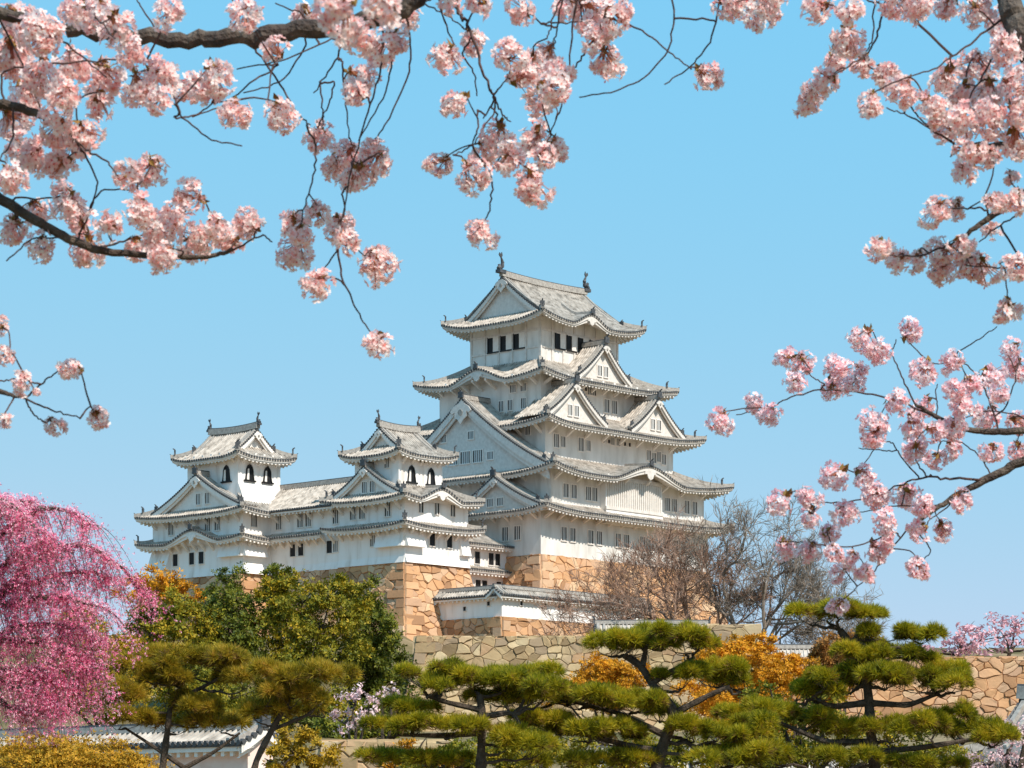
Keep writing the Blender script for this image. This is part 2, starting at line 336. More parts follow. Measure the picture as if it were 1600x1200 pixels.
class Roof:
    """hip roof skirt, or hip-and-gable roof when irimoya is set ('x' or 'y' ridge direction)"""
    def __init__(s, b, rect, z, runs=None, rise=1.5, lift=.7, cl=1.6, ov=1.8, karas=(), irimoya=None, gin=1.9, sides='SWNE', label=None, fas=.24, gorn=1.0, brk=0):
        s.b, s.rect, s.z, s.rise, s.lift, s.cl, s.karas = b, rect, z, rise, lift, cl, karas
        s.mb = MB(); s.ev = MB(); s.ridge = MB(); s.onis = []; s.hips = []; s.ov = ov
        x0, x1, y0, y1 = rect
        s.iri = irimoya
        if irimoya:
            s.R = (y1 - y0) / 2 if irimoya == 'x' else (x1 - x0) / 2
            s.runs = {k: s.R for k in 'SEWN'}
        else: s.runs = runs
        s.gin = gin
        s.sd = {}
        nb = {'S': ('W', 'E'), 'E': ('S', 'N'), 'N': ('E', 'W'), 'W': ('N', 'S')}
        for k in sides:
            A, e, n, L = side_frame(rect, k)
            s.sd[k] = (A, e, n, L, s.runs[k], s.runs[nb[k][0]], s.runs[nb[k][1]])
        for k in sides: s.side(k, ov if not isinstance(ov, dict) else ov[k], fas)
        for k, kk in (('S', 'W'), ('S', 'E'), ('N', 'W'), ('N', 'E')):
            if k in sides and kk in sides: s.hip(k, kk)
        if irimoya: s.top(gorn)
    def zf(s, k):
        A, e, n, L, r, rl, rr = s.sd[k]
        ks = [(to_s(s.rect, k, c), hw, a) for (kk, c, hw, a) in s.karas if kk == k]
        def f(S, T):
            S = np.asarray(S, float); T = np.asarray(T, float); q = T / r
            cl = s.cl if not s.iri else s.cl * .5
            a = np.clip(1 - S / rl / cl, 0, 1); b = np.clip(1 - (L - S) / rr / cl, 0, 1)
            z = s.z + s.rise * gq(q) + s.lift * (a ** 2.2 + b ** 2.2) * np.clip(1 - q, 0, 1) ** 1.3
            for (c, hw, am) in ks:
                bb = bell((S - c) / hw); z = np.where(bb > 0, np.maximum(z, s.z - .10 * np.sin(np.clip(np.abs(S - c) / hw, 0, 1) * math.pi) + am * bb + .06 * T), z)
            return z
        return f
    def floor(s, xy):
        x0, x1, y0, y1 = s.rect; z = None
        for k, t in (('S', xy[..., 1] - y0), ('N', y1 - xy[..., 1]), ('W', xy[..., 0] - x0), ('E', x1 - xy[..., 0])):
            zz = s.z + s.rise * gq(t / s.runs[k]); z = zz if z is None else np.minimum(z, zz)
        return z
    def kb(s, k, S):
        out = np.zeros_like(np.asarray(S, float))
        for (kk, c, hw, a) in s.karas:
            if kk == k: out = np.maximum(out, bell((S - to_s(s.rect, k, c)) / hw))
        return out
    def side(s, k, ov, fas):
        A, e, n, L, r, rl, rr = s.sd[k]; zf = s.zf(k)
        longs = s.iri and ((s.iri == 'x') == (k in 'SN'))
        if s.iri:
            gcap = s.gin + .55
            if longs:
                def tm(S): return np.where((S >= s.gin) & (S <= L - s.gin), r, np.minimum(S, L - S))
            else:
                def tm(S): return np.minimum(gcap, np.minimum(S, L - S))
        else:
            def tm(S): return r * np.clip(np.minimum(np.minimum(S / rl, (L - S) / rr), 1), 0, 1)
        sc, ribs = patch(s.mb, A, e, n, L, zf, tm, nt_=10 if longs else 7)
        # eave edge, tile ends
        zt = zf(sc, 0 * sc)
        s.mb.grid(np.stack([P3(A, e, n, sc, 0, zt), P3(A, e, n, sc, .01, zt - .15)], 1), 0)
        zr = zf(ribs, 0 * ribs); discs(s.mb, A, e, n, ribs, -.06, zr + .03, .125, 1, .12)
        # white eave board, soffit and rafters
        m = max(6, int(L / .5)); S = np.linspace(.12, L - .12, m + 1); kb = s.kb(k, S); fh = fas + .42 * kb
        z0 = zf(S, 0 * S)
        tin = np.minimum(ov + .15, np.minimum(S * r / rl, (L - S) * r / rr)) if not s.iri else np.minimum(ov + .15, np.minimum(S, L - S))
        tin = np.maximum(tin, .2)
        # board slightly set back: two steps
        a = P3(A, e, n, S, .06, z0 - .14); b = P3(A, e, n, S, .06, z0 - .14 - fh * .5); c = P3(A, e, n, S, .16, z0 - .14 - fh * .5); d = P3(A, e, n, S, .16, z0 - .14 - fh)
        d2 = P3(A, e, n, S, .30, z0 - .14 - fh)
        T = np.array([0, .25, .5, .75, 1.0])[None] * (tin - .30)[:, None] + .30
        zs = zf(np.repeat(S[:, None], 5, 1), T) - .40 - .1 * kb[:, None]; zs[:, 0] = np.minimum(zs[:, 0], z0 - .14 - fh * .6)
        s.ev.grid(np.concatenate([a[:, None], b[:, None], c[:, None], d[:, None], d2[:, None], P3(A, e, n, np.repeat(S[:, None], 5, 1), T, zs)], 1), 0)
        for (kk, c, hw, am) in s.karas:
            if kk != k: continue
            c = to_s(s.rect, k, c); t = ov - .25; X = np.linspace(c - hw, c + hw, 25); zt_ = zf(X, 0 * X + t) - .42
            s.ev.grid(np.stack([P3(A, e, n, X, t, np.minimum(zf(X, 0 * X + t) * 0 + s.z + s.rise * gq(t / r) - .6, zt_)), P3(A, e, n, X, t, zt_)], 1), 0)
            e3, n3 = np.array([e[0], e[1], 0]), np.array([n[0], n[1], 0]); q = am * .55
            out = [(-.9, .05), (-1.0, -.35), (-.6, -.30), (-.4, -.75), (0, -.95), (.4, -.75), (.6, -.30), (1.0, -.35), (.9, .05)]
            s.ev.poly([(a * q, b * q) for a, b in out], P3(A, e, n, c, .02, s.z + am - .3 - fas), e3, (0, 0, 1), n3, .12, 0)
            tt = np.linspace(-.05, min(r * .8, ov + 2.0), 7); kr = MB(); kr.sweep(P3(A, e, n, c, tt, zf(np.full(7, c), np.maximum(tt, 0)) + .06), e3, .40, .32, 0); s.hips.append(kr)
            s.onis.append((P3(A, e, n, c, -.1, s.z + am + .1), ROT[k], .8))
        step = .52; cnt = int(L / step)
        for i in range(cnt):
            q = (i + .5) * L / cnt
            if s.kb(k, np.array([q]))[0] > .2: continue
            tl = min(ov, q * (1 if s.iri else r / rl), (L - q) * (1 if s.iri else r / rr))
            if tl < .45: continue
            tt = np.array([.17, tl]); z = zf(np.array([q, q]), tt) - .38
            lo = z - .20
            v = []
            for zz in (lo, z):
                for (ds, j) in ((-.11, 0), (.11, 0), (.11, 1), (-.11, 1)): v.append(P3(A, e, n, q + ds, tt[j], zz[j]))
            s.ev.hexa(v, 0)
    def hip(s, k, kk):
        A, e, n, L, r, rl, rr = s.sd[k]; zf = s.zf(k)
        qm = 1.0 if not s.iri else (s.gin + .1) / s.R
        q = np.linspace(0, qm, 9)
        left = (k == 'S' and kk == 'W') or (k == 'N' and kk == 'E')
        S = q * rl if left else L - q * rr
        pts = P3(A, e, n, S, q * r, zf(S, q * r) + .02)
        d = pts[-1] - pts[0]; wd = np.array([-d[1], d[0], 0]); wd /= np.linalg.norm(wd)
        hr = MB(); hr.sweep(pts, wd, .42, .40, 0); s.hips.append(hr)
        rz = math.atan2(d[1], d[0]) - math.pi / 2
        s.onis.append((pts[0] + d * .012 + np.array([0, 0, .1]), rz, .42))
        o = pts[0] + (pts[2] - pts[0]) * .8
        s.onis.append((o + np.array([0, 0, .35]), rz, .75))
    def top(s, gorn):
        x0, x1, y0, y1 = s.rect; zt = s.z + s.rise
        if s.iri == 'x':
            ym = (y0 + y1) / 2; ends = (('W', ym), ('E', ym)); a, b = (x0 + s.gin - .1, ym), (x1 - s.gin + .1, ym); wd = (0, 1, 0)
        else:
            xm = (x0 + x1) / 2; ends = (('S', xm), ('N', xm)); a, b = (xm, y0 + s.gin - .1), (xm, y1 - s.gin + .1); wd = (1, 0, 0)
        pts = [(a[0] + (b[0] - a[0]) * t, a[1] + (b[1] - a[1]) * t, zt - .05 + .18 * (2 * t - 1) ** 2) for t in np.linspace(0, 1, 9)]
        s.ridge.sweep(pts, wd, .55, .62, 0); s.ridge.sweep([(p[0], p[1], p[2] + .6) for p in pts], wd, .36, .12, 1)
        s.ends = (a, b, zt + .45)
        for (k, c) in ends:
            A, e, n, L = side_frame(s.rect, k)
            gable_end(s.mb, A, e, n, L / 2, s.R, s.z, s.rise, s.gin + .55, s.R - s.gin + .05, bh=.42, wallbase=s.z + s.rise * gq(s.gin / s.R) - .25, orn=gorn)
            # descending ridges close to the gable
        rzs = {'W': -math.pi / 2, 'E': math.pi / 2, 'S': 0, 'N': math.pi}
        for (k, c) in ends:
            A, e, n, L = side_frame(s.rect, k)
            for sg in (-1, 1):
                x = sg * (s.R - s.gin - .25); p = P3(A, e, n, L / 2 + x, s.gin + .25, s.z + s.rise * gq(1 - abs(x) / s.R) + .2)
                s.onis.append((p, ROT[k], .75))
    def chidori(s, k, c, hw, zb, za, t0, tback, bh=.36, orn=.8, win=None):
        A, e, n, L, r, rl, rr = s.sd[k]; zm = s.zf(k); s0 = to_s(s.rect, k, c); H = za - zb
        m = MB()
        for sg in (-1, 1):
            # local slope frame: along depth (t) the ribs repeat, down the slope is |x|
            def z_(S, T): return np.maximum(zb + H * gq(1 - T / hw), s.floor(A + (e * s0)[None, None] + e * (sg * T)[..., None] + n * (t0 - .55 + S)[..., None]) - .18)
            A2 = A + e * s0 + n * (t0 - .55)
            patch(m, A2, n, e * sg, tback - t0 + .55, z_, lambda S: np.full_like(S, hw), nt_=12)
        gable_end(m, A, e, n, s0, hw, zb, H, t0, hw, bh=bh, wallbase=zb - .5, orn=orn)
        p = [P3(A, e, n, s0, t, za - .02) for t in np.linspace(t0 - .6, tback, 4)]
        m.sweep(p, np.array([e[0], e[1], 0]), .48, .45, 3); m.sweep([q + np.array([0, 0, .44]) for q in p], np.array([e[0], e[1], 0]), .3, .12, 1)
        s.chs = getattr(s, 'chs', []); s.chs.append((m, win, k, A, e, n, s0, t0))
        s.onis.append((P3(A, e, n, s0, t0 - .62, za + .1), ROT[k], 1.0))
        for sg in (-1, 1):
            x = hw * .93; s.onis.append((P3(A, e, n, s0 + sg * x, t0 - .3, zb + H * gq(1 - .93) + .2), ROT[k], .7))
    def done(s, finial=0):
        TR2 = getattr(s.b, 'trim', TRIM); ro = s.b.part(s.mb, 'roof', [getattr(s.b, 'tile', TILE), EDGE, TR2, RIDGE])
        s.b.part(s.ev, 'eaves', [TR2], ro)
        if s.ridge.f: s.b.part(s.ridge, 'ridge', [RIDGE, EDGE], ro)
        for hr in s.hips: s.b.part(hr, 'hip_ridge', [RIDGE, EDGE], ro)
        for (p, rz, sc) in s.onis: s.b.place('ridge_end_tile', ONI, ro, p, rz, sc)
        for (m, win, k, A, e, n, s0, t0) in getattr(s, 'chs', []):
            if win:
                for (dx, zz, me) in win:
                    p = P3(A, e, n, s0 + dx, t0, zz); s.b.place('gable_window', me, ro, p, ROT[k])
            s.b.part(m, 'gable', [TILE, EDGE, TR2, RIDGE], ro)
        if finial:
            a, b, zt = s.ends
            rz = (0 if s.iri == 'y' else -math.pi / 2)
            s.b.place('dolphin_finial', SHACHI, ro, (a[0], a[1], zt), rz, finial); s.b.place('dolphin_finial', SHACHI, ro, (b[0], b[1], zt), rz + math.pi, finial)
        return ro

# ------------------------------------------------------------------ windows (outward is -y, x along the wall)
def win_mesh(name, w_, h, bars, shut=False, frame=.10):
    m = MB(); a, b = w_ / 2, h / 2
    m.box(-a, a, -.02, .03, -b, b, 0)
    m.box(-a - frame, -a, -.09, .03, -b - frame, b + frame, 1); m.box(a, a + frame, -.09, .03, -b - frame, b + frame, 1)
    m.box(-a, a, -.09, .03, b, b + frame, 1); m.box(-a, a, -.12, .03, -b - frame, -b, 1)
    for i in range(bars):
        x = -a + w_ * (i + 1) / (bars + 1); t = w_ / (bars + 1) * .27
        m.box(x - t, x + t, -.06, -.02, -b, b, 2)
    return m.mesh(name, [VOID, TRIM, BAR])
WSLIT = win_mesh('window', .80, 1.40, 2); WSMALL = win_mesh('window', .66, 1.1, 2)
WDARK = win_mesh('window', .80, 1.25, 0, frame=.07); WWIDE = win_mesh('window', 1.35, 1.25, 4)
WPORT = win_mesh('gun_port', .38, .42, 0, frame=.05); WLOUV = win_mesh('window', .8, .8, 3); WPANEL = win_mesh('window', .62, 1.25, 1, frame=.06)
def top_window():
    m = MB(); m.box(-.36, .36, -.02, .03, -.78, .78, 0); m.box(-.46, -.36, -.10, .03, -.84, .84, 1); m.box(.36, 1.16, -.08, .03, -.78, .78, 2)
    m.box(-.5, 1.2, -.12, .03, -.92, -.78, 1); m.box(-.5, 1.2, -.08, .03, .78, .86, 2)
    return m.mesh('window', [VOID, BLACKW, TRIM])
def bell_window():
    m = MB()
    out = [(-.62, -.85), (-.50, -.2), (-.46, .3), (-.30, .62), (0, .85), (.30, .62), (.46, .3), (.50, -.2), (.62, -.85)]
    m.poly(out, (0, -.03, 0), (1, 0, 0), (0, 0, 1), (0, 1, 0), .06, 0)
    for (a, b) in zip(out[:-1], out[1:]):
        m.hexa([(a[0], -.11, a[1]), (b[0], -.11, b[1]), (b[0] * .78, -.11, b[1] * .84 - .02), (a[0] * .78, -.11, a[1] * .84 - .02),
                (a[0], -.03, a[1]), (b[0], -.03, b[1]), (b[0] * .78, -.03, b[1] * .84 - .02), (a[0] * .78, -.03, a[1] * .84 - .02)], 1)
    m.box(-.8, .8, -.16, .03, -1.0, -.84, 1)
    m.box(-.42, -.1, -.07, -.03, -.80, .34, 2)
    return m.mesh('window', [VOID, BLACKW, TRIM])
WTOP, WBELL = top_window(), bell_window()

class Wall:
    def __init__(s, b, rect, z0, z1, extra=None, name='wall'):
        x0, x1, y0, y1 = rect; s.b, s.rect = b, rect
        m = MB(); m.box(x0, x1, y0, y1, z0, z1, 0)
        if extra: extra(m)
        s.o = b.part(m, name, [getattr(b, 'pla', PLA), getattr(b, 'trim', TRIM)])
    def win(s, k, me, cs, z, name='window', out=0.0):
        A, e, n, L = side_frame(s.rect, k)
        for c in cs:
            s.b.place(name, me, s.o, P3(A, e, n, to_s(s.rect, k, c), -out, z), ROT[k])
    def brackets(s, k, ztop, step=2.0, ln=1.3, lo=.6, hi=.6):
        """diagonal white eave struts"""
        A, e, n, L = side_frame(s.rect, k); cnt = max(2, int(round((L - lo - hi) / step)))
        m = MB(); r = .13
        m.hexa([(-r, 0, -1.0), (r, 0, -1.0), (r, 0, -.70), (-r, 0, -.70), (-r, -ln, -.12), (r, -ln, -.12), (r, -ln, .12), (-r, -ln, .12)], 0)
        me = m.mesh('eave_strut', [TRIM])
        for i in range(cnt + 1):
            s.b.place('eave_strut', me, s.o, P3(A, e, n, lo + (L - lo - hi) * i / cnt, 0, ztop), ROT[k])

def flare(m, rect, side, c0, c1, z0, z1, out, mt=0):
    """sloping stone-drop box on a wall: proud at the bottom, flush at the top"""
    A, e, n, L = side_frame(rect, side); a, b = to_s(rect, side, c0), to_s(rect, side, c1)
    if a > b: a, b = b, a
    v = [P3(A, e, n, a, .05, z0), P3(A, e, n, b, .05, z0), P3(A, e, n, b, -out, z0), P3(A, e, n, a, -out, z0),
         P3(A, e, n, a, .05, z1), P3(A, e, n, b, .05, z1), P3(A, e, n, b, -.02, z1), P3(A, e, n, a, -.02, z1)]
    m.hexa(v, mt)

# ------------------------------------------------------------------ stone walls
def voronoi(L, H, sx, sz, rng, rough=.5):
    cols = max(2, int(L / sx)); rows = max(2, int(H / sz)); seeds = []
    for j in range(-1, rows + 1):
        o = rng.random()
        for i in range(-1, cols + 1):
            if rng.random() < .08: continue
            if rng.random() < .34: seeds.append(((i + rng.random()) * L / cols, (j + rng.random()) * H / rows))
            seeds.append(((i + .5 + (o - .5) * .9 + (rng.random() - .5) * 2 * rough) * L / cols, (j + .5 + (rng.random() - .5) * 1.5 * rough) * H / rows))
    seeds = np.array(seeds); out = []
    for idx, (a, b) in enumerate(seeds):
        if not (-sx < a < L + sx and -sz < b < H + sz): continue
        pol = [(0, 0), (L, 0), (L, H), (0, H)]; ax, az = 1 / sx ** 2, 1 / sz ** 2
        dd = np.hypot((seeds[:, 0] - a) / sx, (seeds[:, 1] - b) / sz); near = np.argsort(dd)[1:22]
        for j in near:
            c, d = seeds[j]; nx, nz = (c - a) * ax, (d - b) * az; mx, mz = (a + c) / 2, (b + d) / 2
            new = []; k = len(pol)
            for i in range(k):
                p, q = pol[i], pol[(i + 1) % k]
                sp = (p[0] - mx) * nx + (p[1] - mz) * nz; sq = (q[0] - mx) * nx + (q[1] - mz) * nz
                if sp <= 0: new.append(p)
                if (sp < 0 < sq) or (sq < 0 < sp):
                    t = sp / (sp - sq); new.append((p[0] + (q[0] - p[0]) * t, p[1] + (q[1] - p[1]) * t))
            pol = new
            if len(pol) < 3: break
        if len(pol) >= 3: out.append(np.array(pol))
    return out
def stone_face(m, P, L, H, sx=.95, sz=.72, quoin='', seed=1, gap=.012, proud=.065, qw=(1.0, 1.9), qphase=0):
    """rubble facing: P(s,h) maps wall coordinates (h up from the foot) to a point; stones are separate pillowed blocks"""
    rng = random.Random(seed)
    s, h = np.meshgrid(np.linspace(0, L, 9), np.linspace(0, H, 9), indexing='ij')
    def nrm(s, h):
        d = .05; a = P(s + d, h) - P(s - d, h); b = P(s, h + d) - P(s, h - d); c = np.cross(a, b); return c / (np.linalg.norm(c, axis=-1, keepdims=True) + 1e-9)
    N = nrm(s, h); m.grid(P(s, h) - N * .035, 1)
    def stone(pol, pr, warp=True):
        if warp:
            nx_ = np.roll(pol, -1, 0); mid = (pol + nx_) / 2; el = np.linalg.norm(nx_ - pol, axis=1)
            hsh = np.sin(mid[:, 0] * 127.1 + mid[:, 1] * 311.7) * 43758.5; hs1 = hsh - np.floor(hsh); hs2 = hsh * 1.37 - np.floor(hsh * 1.37)
            mid = mid + np.stack([hs1 - .5, hs2 - .5], 1) * (.22 * np.minimum(el, .8))[:, None]
            pol = np.stack([pol, mid], 1).reshape(-1, 2)
        c = pol.mean(0); d = pol - c; gap_ = gap + rng.random() * .026; r = np.linalg.norm(d, axis=1, keepdims=True)
        o1 = c + d * np.maximum(r - gap_, r * .55) / r; o2 = c + d * np.maximum(r - gap_ - .055, r * .42) / r
        k = len(pol)
        v0 = P(o1[:, 0], o1[:, 1]); n0 = nrm(o1[:, 0], o1[:, 1]); v2 = P(o2[:, 0], o2[:, 1])
        tl = rng.uniform(-.03, .05); ta_, tb_ = rng.uniform(-.10, .10), rng.uniform(-.10, .10); tilt = (ta_ * d[:, 0] + tb_ * d[:, 1] + np.array([rng.uniform(-.025, .025) for _ in d]))[:, None]
        v = np.concatenate([v0 - n0 * .09, v0 + n0 * (pr * .35 + tl), v2 + n0 * np.maximum(pr + tl + tilt, .02)])
        i = np.arange(k); j = np.roll(i, -1)
        m.add(v, [np.stack([i, j, j + k, i + k], -1), np.stack([i + k, j + k, j + 2 * k, i + 2 * k], -1), (i + 2 * k)[None]], 0)
    for pol in voronoi(L, H, sx, sz, rng):
        stone(pol, proud + rng.uniform(-.05, .08))
    for sd in quoin:
        z = 0; k = qphase
        while z < H - .1:
            hh = min(rng.uniform(.75, 1.05), H - z); w_ = qw[k % 2] * rng.uniform(.9, 1.1); k += 1
            a, b = (0, w_) if sd == 'l' else (L - w_, L)
            stone(np.array([(a, z), (b, z), (b, z + hh), (a, z + hh)]), proud + .09, False); z += hh
def stone_base(name, label, rect, ztop, zbot, bat, mats, sides='SW', seed=1, sx=.95, sz=.72, quoins=True):
    x0, x1, y0, y1 = rect; H = ztop - zbot
    b = Building(name, label, 'stone wall', x0, y0, zbot)
    m = MB()
    def off(h): k = 1 - h / H; return bat * H * (.55 * k + .45 * k * k)
    for sdn in 'SWEN':
        A, e, n, L = side_frame(rect, sdn)
        def P(s, h, A=A, e=e, n=n, L=L):
            o = off(np.asarray(h, float)); s = np.asarray(s, float)
            return P3(A, e, n, -o + s * (L + 2 * o) / L, -o, zbot + np.asarray(h, float))
        if sdn in sides:
            q = ('l' if sdn == 'S' else 'r') if quoins else ''
            stone_face(m, P, L, H, sx, sz, q, seed + ord(sdn), qphase=0 if sdn == 'S' else 1)
        else:
            s, h = np.meshgrid(np.linspace(0, L, 5), np.linspace(0, H, 7), indexing='ij'); m.grid(P(s, h), 1)
    m.box(x0 + .05, x1 - .05, y0 + .05, y1 - .05, ztop - .5, ztop - .05, 1)
    o = b.part(m, 'stone_facing', mats); return b

# ------------------------------------------------------------------ main keep
kp = Building('castle_keep', 'great white five-roofed castle keep, the tallest building of the castle', 'castle', 0, 0, 28.3)
kp.pla, kp.trim = PLAK, TRIMK
W1 = Wall(kp, (0, 28, 0, 22.5), 28.3, 33.2)
W1.win('S', WSLIT, (3.6, 7.9, 12.4, 16.5, 20.8, 25), 30.65); W1.win('S', WSLIT, (5.0, 9.3, 13.8, 17.9, 22.2), 30.65)
W1.win('W', WSLIT, (3.2, 4.9), 30.7); W1.brackets('S', 32.95, 2.0, 1.7); W1.brackets('W', 32.95, 2.0, 1.5)
r1 = Roof(kp, (-1.7, 30, -2.2, 24.5), 32.75, dict(S=2.4, W=3.4, E=3.0, N=2.4), 1.05, .55, 2.2, ov=dict(S=2.2, W=1.7, E=2, N=2))
r1.chidori('W', 5.4, 6.4, 33.35, 36.6, .9, 4.2, bh=.45, win=((-.9, 34.0, WLOUV), (.5, 34.0, WLOUV)))
r1.done()
def bay(m):
    m.box(9.5, 19.0, -.75, .1, 32.2, 37.3, 0)
    for i in range(26):
        x = 9.85 + i * (8.8 / 25); m.box(x - .07, x + .07, -.85, -.74, 34.0, 36.9, 1)
    m.box(9.45, 19.05, -.9, -.7, 33.7, 34.0, 1); m.box(9.45, 19.05, -.88, -.7, 36.85, 37.1, 1)
    v = []
    for z, o in ((32.3, 1.15), (33.75, .78)): v += [(9.5, -.5, z), (19.0, -.5, z), (19.0, -o, z), (9.5, -o, z)]
    m.hexa(v, 0)
W2 = Wall(kp, (1.6, 27.3, 0, 22.5), 33.0, 37.35, bay)
W2.win('S', WSLIT, (3.9, 7.5, 20.8, 24.2), 35.2); W2.win('S', WSLIT, (5.2, 8.55, 22.0, 25.6), 35.2)
W2.brackets('S', 37.2, 3.4, 1.4); W2.brackets('W', 37.2, 3, 1.2)
r2 = Roof(kp, (-.3, 29.9, -2.2, 24.6), 36.85, dict(S=4.4, W=3.5, E=5.3, N=4.4), 2.1, .85, 1.9, ov=dict(S=2.2, W=1.9, E=2.4, N=2.0), karas=[('S', 15.3, 7.0, 1.75)])
r2.chidori('W', 11.35, 12.3, 37.55, 45.5, 1.0, 5.2, bh=.75, orn=2.1, win=((-1.7, 39.3, WWIDE), (0.1, 39.3, WWIDE), (1.9, 39.3, WWIDE), (-4.0, 39.0, WPORT), (3.7, 39.2, WLOUV), (.9, 41.6, WLOUV), (-3.1, 41.6, WLOUV)))
r2.done()
W3 = Wall(kp, (3.2, 24.6, 2.2, 20.5), 37.5, 42.9)
W3.win('S', WSLIT, (4.9, 8.9), 40.7); W3.win('S', WSMALL, (6.0, 10.1, 20.3, 22.0), 40.7); W3.win('S', WSMALL, (21.2, 22.9), 40.5)
W3.win('S', WPORT, (12.6, 13.5, 16.2, 17.0), 41.5); W3.win('S', WLOUV, (14.2, 15.0), 41.6); W3.win('W', WSMALL, (4.6,), 41.9)
W3.brackets('S', 42.3, 3.0, 1.4); W3.brackets('W', 42.3, 3, 1.2)
r3 = Roof(kp, (1.0, 27.5, -.2, 22.9), 42.2, dict(S=4.2, W=3.6, E=5.0, N=4.2), 2.0, .70, 1.6, ov=dict(S=2.3, W=2.1, E=2.6, N=2))
r3.chidori('S', 6.4, 5.1, 42.95, 46.8, 1.35, 5.2, bh=.36, orn=.8, win=((-.5, 43.9, WSMALL), (.55, 43.9, WSMALL)))
r3.chidori('S', 20.2, 4.7, 42.95, 46.7, 1.35, 5.2, bh=.36, orn=.8, win=((-.5, 43.9, WSMALL), (.55, 43.9, WSMALL)))
r3.done()
W4 = Wall(kp, (4.54, 22.9, 4.0, 18.7), 42.8, 48.1)
W4.win('W', WSMALL, (6.4, 9.6, 8.3), 45.0); W4.win('W', WLOUV, (6.4, 7.9), 46.7); W4.win('S', WSLIT, (15.3, 16.6), 45.7)
W4.win('S', WPORT, (9.8, 10.8, 11.8), 47.1); W4.win('S', WWIDE, (12.8,), 47.2); W4.brackets('S', 47.8, 1.9, 1.7); W4.brackets('W', 47.8, 1.9, 1.7)
r4 = Roof(kp, (2.5, 25.3, 1.9, 20.8), 47.45, dict(S=4.35, W=4.5, E=5.5, N=4.35), 2.5, .72, 1.6, ov=dict(S=2.1, W=2.0, E=2.4, N=2), karas=[('W', 11.4, 5.0, 1.45)])
r4.chidori('S', 13.9, 4.4, 48.35, 52.1, 1.5, 5.3, bh=.34, orn=.8, win=((-.5, 49.2, WSMALL), (.55, 49.2, WSMALL)))
r4.done()
def posts(m):
    for x in np.linspace(7.1, 19.8, 8): m.box(x - .12, x + .12, 6.14, 6.24, 50.0, 54.9, 1)
    for y in np.linspace(6.35, 16.3, 6): m.box(6.98, 7.08, y - .12, y + .12, 50.0, 54.9, 1)
    for z in (51.3, 53.15): m.box(7.1, 19.8, 6.16, 6.24, z, z + .22, 1); m.box(7.0, 7.08, 6.3, 16.4, z, z + .22, 1)
W6 = Wall(kp, (7.09, 19.8, 6.25, 16.45), 49.3, 54.9, posts)
W6.win('W', WTOP, (13.4, 11.5, 9.6), 52.3, out=.06); W6.win('S', WTOP, (9.8, 11.7, 13.6, 15.5), 52.3, out=.06)
r6 = Roof(kp, (4.8, 22.1, 3.95, 18.75), 54.0, rise=5.3, lift=.85, cl=1.5, ov=2.3, karas=[('S', 12.9, 3.6, 1.25)], irimoya='x', gin=1.7, gorn=1.3)
r6.done(finial=1.0)
stone_base('stone_wall', 'orange cut-stone base under the great keep, behind the bare tree', (0, 28, 0, 22.5), 28.3, 18.5, .34, [STONE_O, JOINT_O], seed=3, sx=1.05, sz=.8)

# ------------------------------------------------------------------ small keep with stone tower base (nearest the viewer)
tb = Building('corner_tower', 'white two-tier corner tower on the tall orange stone corner, left of the great keep', 'castle tower', -17.5, 2.5, 26.4)
def fl(m):
    flare(m, (-17.5, -8.3, 2.5, 11.8), 'S', -17.6, -15.0, 28.0, 29.9, .65); flare(m, (-17.5, -8.3, 2.5, 11.8), 'W', 2.4, 6.2, 28.0, 29.9, .65)
    flare(m, (-17.5, -8.3, 2.5, 11.8), 'S', -9.6, -8.3, 27.6, 29.4, .5)
    flare(m, (-17.5, -8.3, 2.5, 11.8), 'S', -17.5, -8.3, 26.4, 27.2, .35); flare(m, (-17.5, -8.3, 2.5, 11.8), 'W', 2.5, 11.8, 26.4, 27.1, .18)
Wb = Wall(tb, (-17.5, -8.3, 2.5, 11.8), 26.4, 33.0, fl)
Wb.win('S', WDARK, (-13.6, -11.1), 28.9); Wb.win('S', WPANEL, (-15.2, -12.9, -10.6), 32.1); Wb.win('W', WSMALL, (6.9,), 28.8); Wb.win('W', WSLIT, (4.8, 8.4, 9.7), 31.8)
Wb.brackets('S', 29.95, 1.3, 1.0); Wb.brackets('W', 29.95, 1.3, 1.0); Wb.brackets('W', 32.6, 1.6, 1.0)
Roof(tb, (-18.85, -7.0, 1.15, 13.2), 29.95, dict(S=1.4, W=1.4, E=1.35, N=1.4), .55, .40, 3.5, ov=1.3, sides='SWE').done()
rb = Roof(tb, (-18.85, -7.2, 1.15, 13.2), 32.65, dict(S=2.9, W=2.1, E=3.3, N=3.0), 1.7, .42, 1.9, ov=dict(S=1.35, W=1.35, E=1.2, N=1), karas=[('S', -13.4, 3.9, 1.25)])
rb.chidori('W', 7.6, 4.9, 33.35, 36.2, 1.25, 2.4, bh=.36, orn=.8, win=((-.35, 34.2, WSMALL), (.75, 34.2, WSMALL)))
rb.done()
Wt = Wall(tb, (-16.8, -10.5, 4.0, 10.2), 33.6, 37.55)
Wt.win('S', WBELL, (-15.0, -12.2), 35.5); Wt.win('S', WLOUV, (-13.5,), 37.1); Wt.win('W', WSMALL, (5.6,), 36.6)
Wt.brackets('S', 37.4, 1.3, .8); Wt.brackets('W', 37.4, 1.3, .8)
Roof(tb, (-18.0, -9.3, 2.8, 11.4), 37.2, rise=3.0, lift=.5, cl=1.6, ov=1.2, irimoya='x', gin=1.5, gorn=.7).done(finial=.62)
bb = stone_base('stone_wall', 'tall orange cut-stone corner under the white corner tower', (-17.5, -8.3, 2.5, 23), 26.4, 15.5, .33, [STONE_O, JOINT_O], seed=5, sx=1.0, sz=.8)

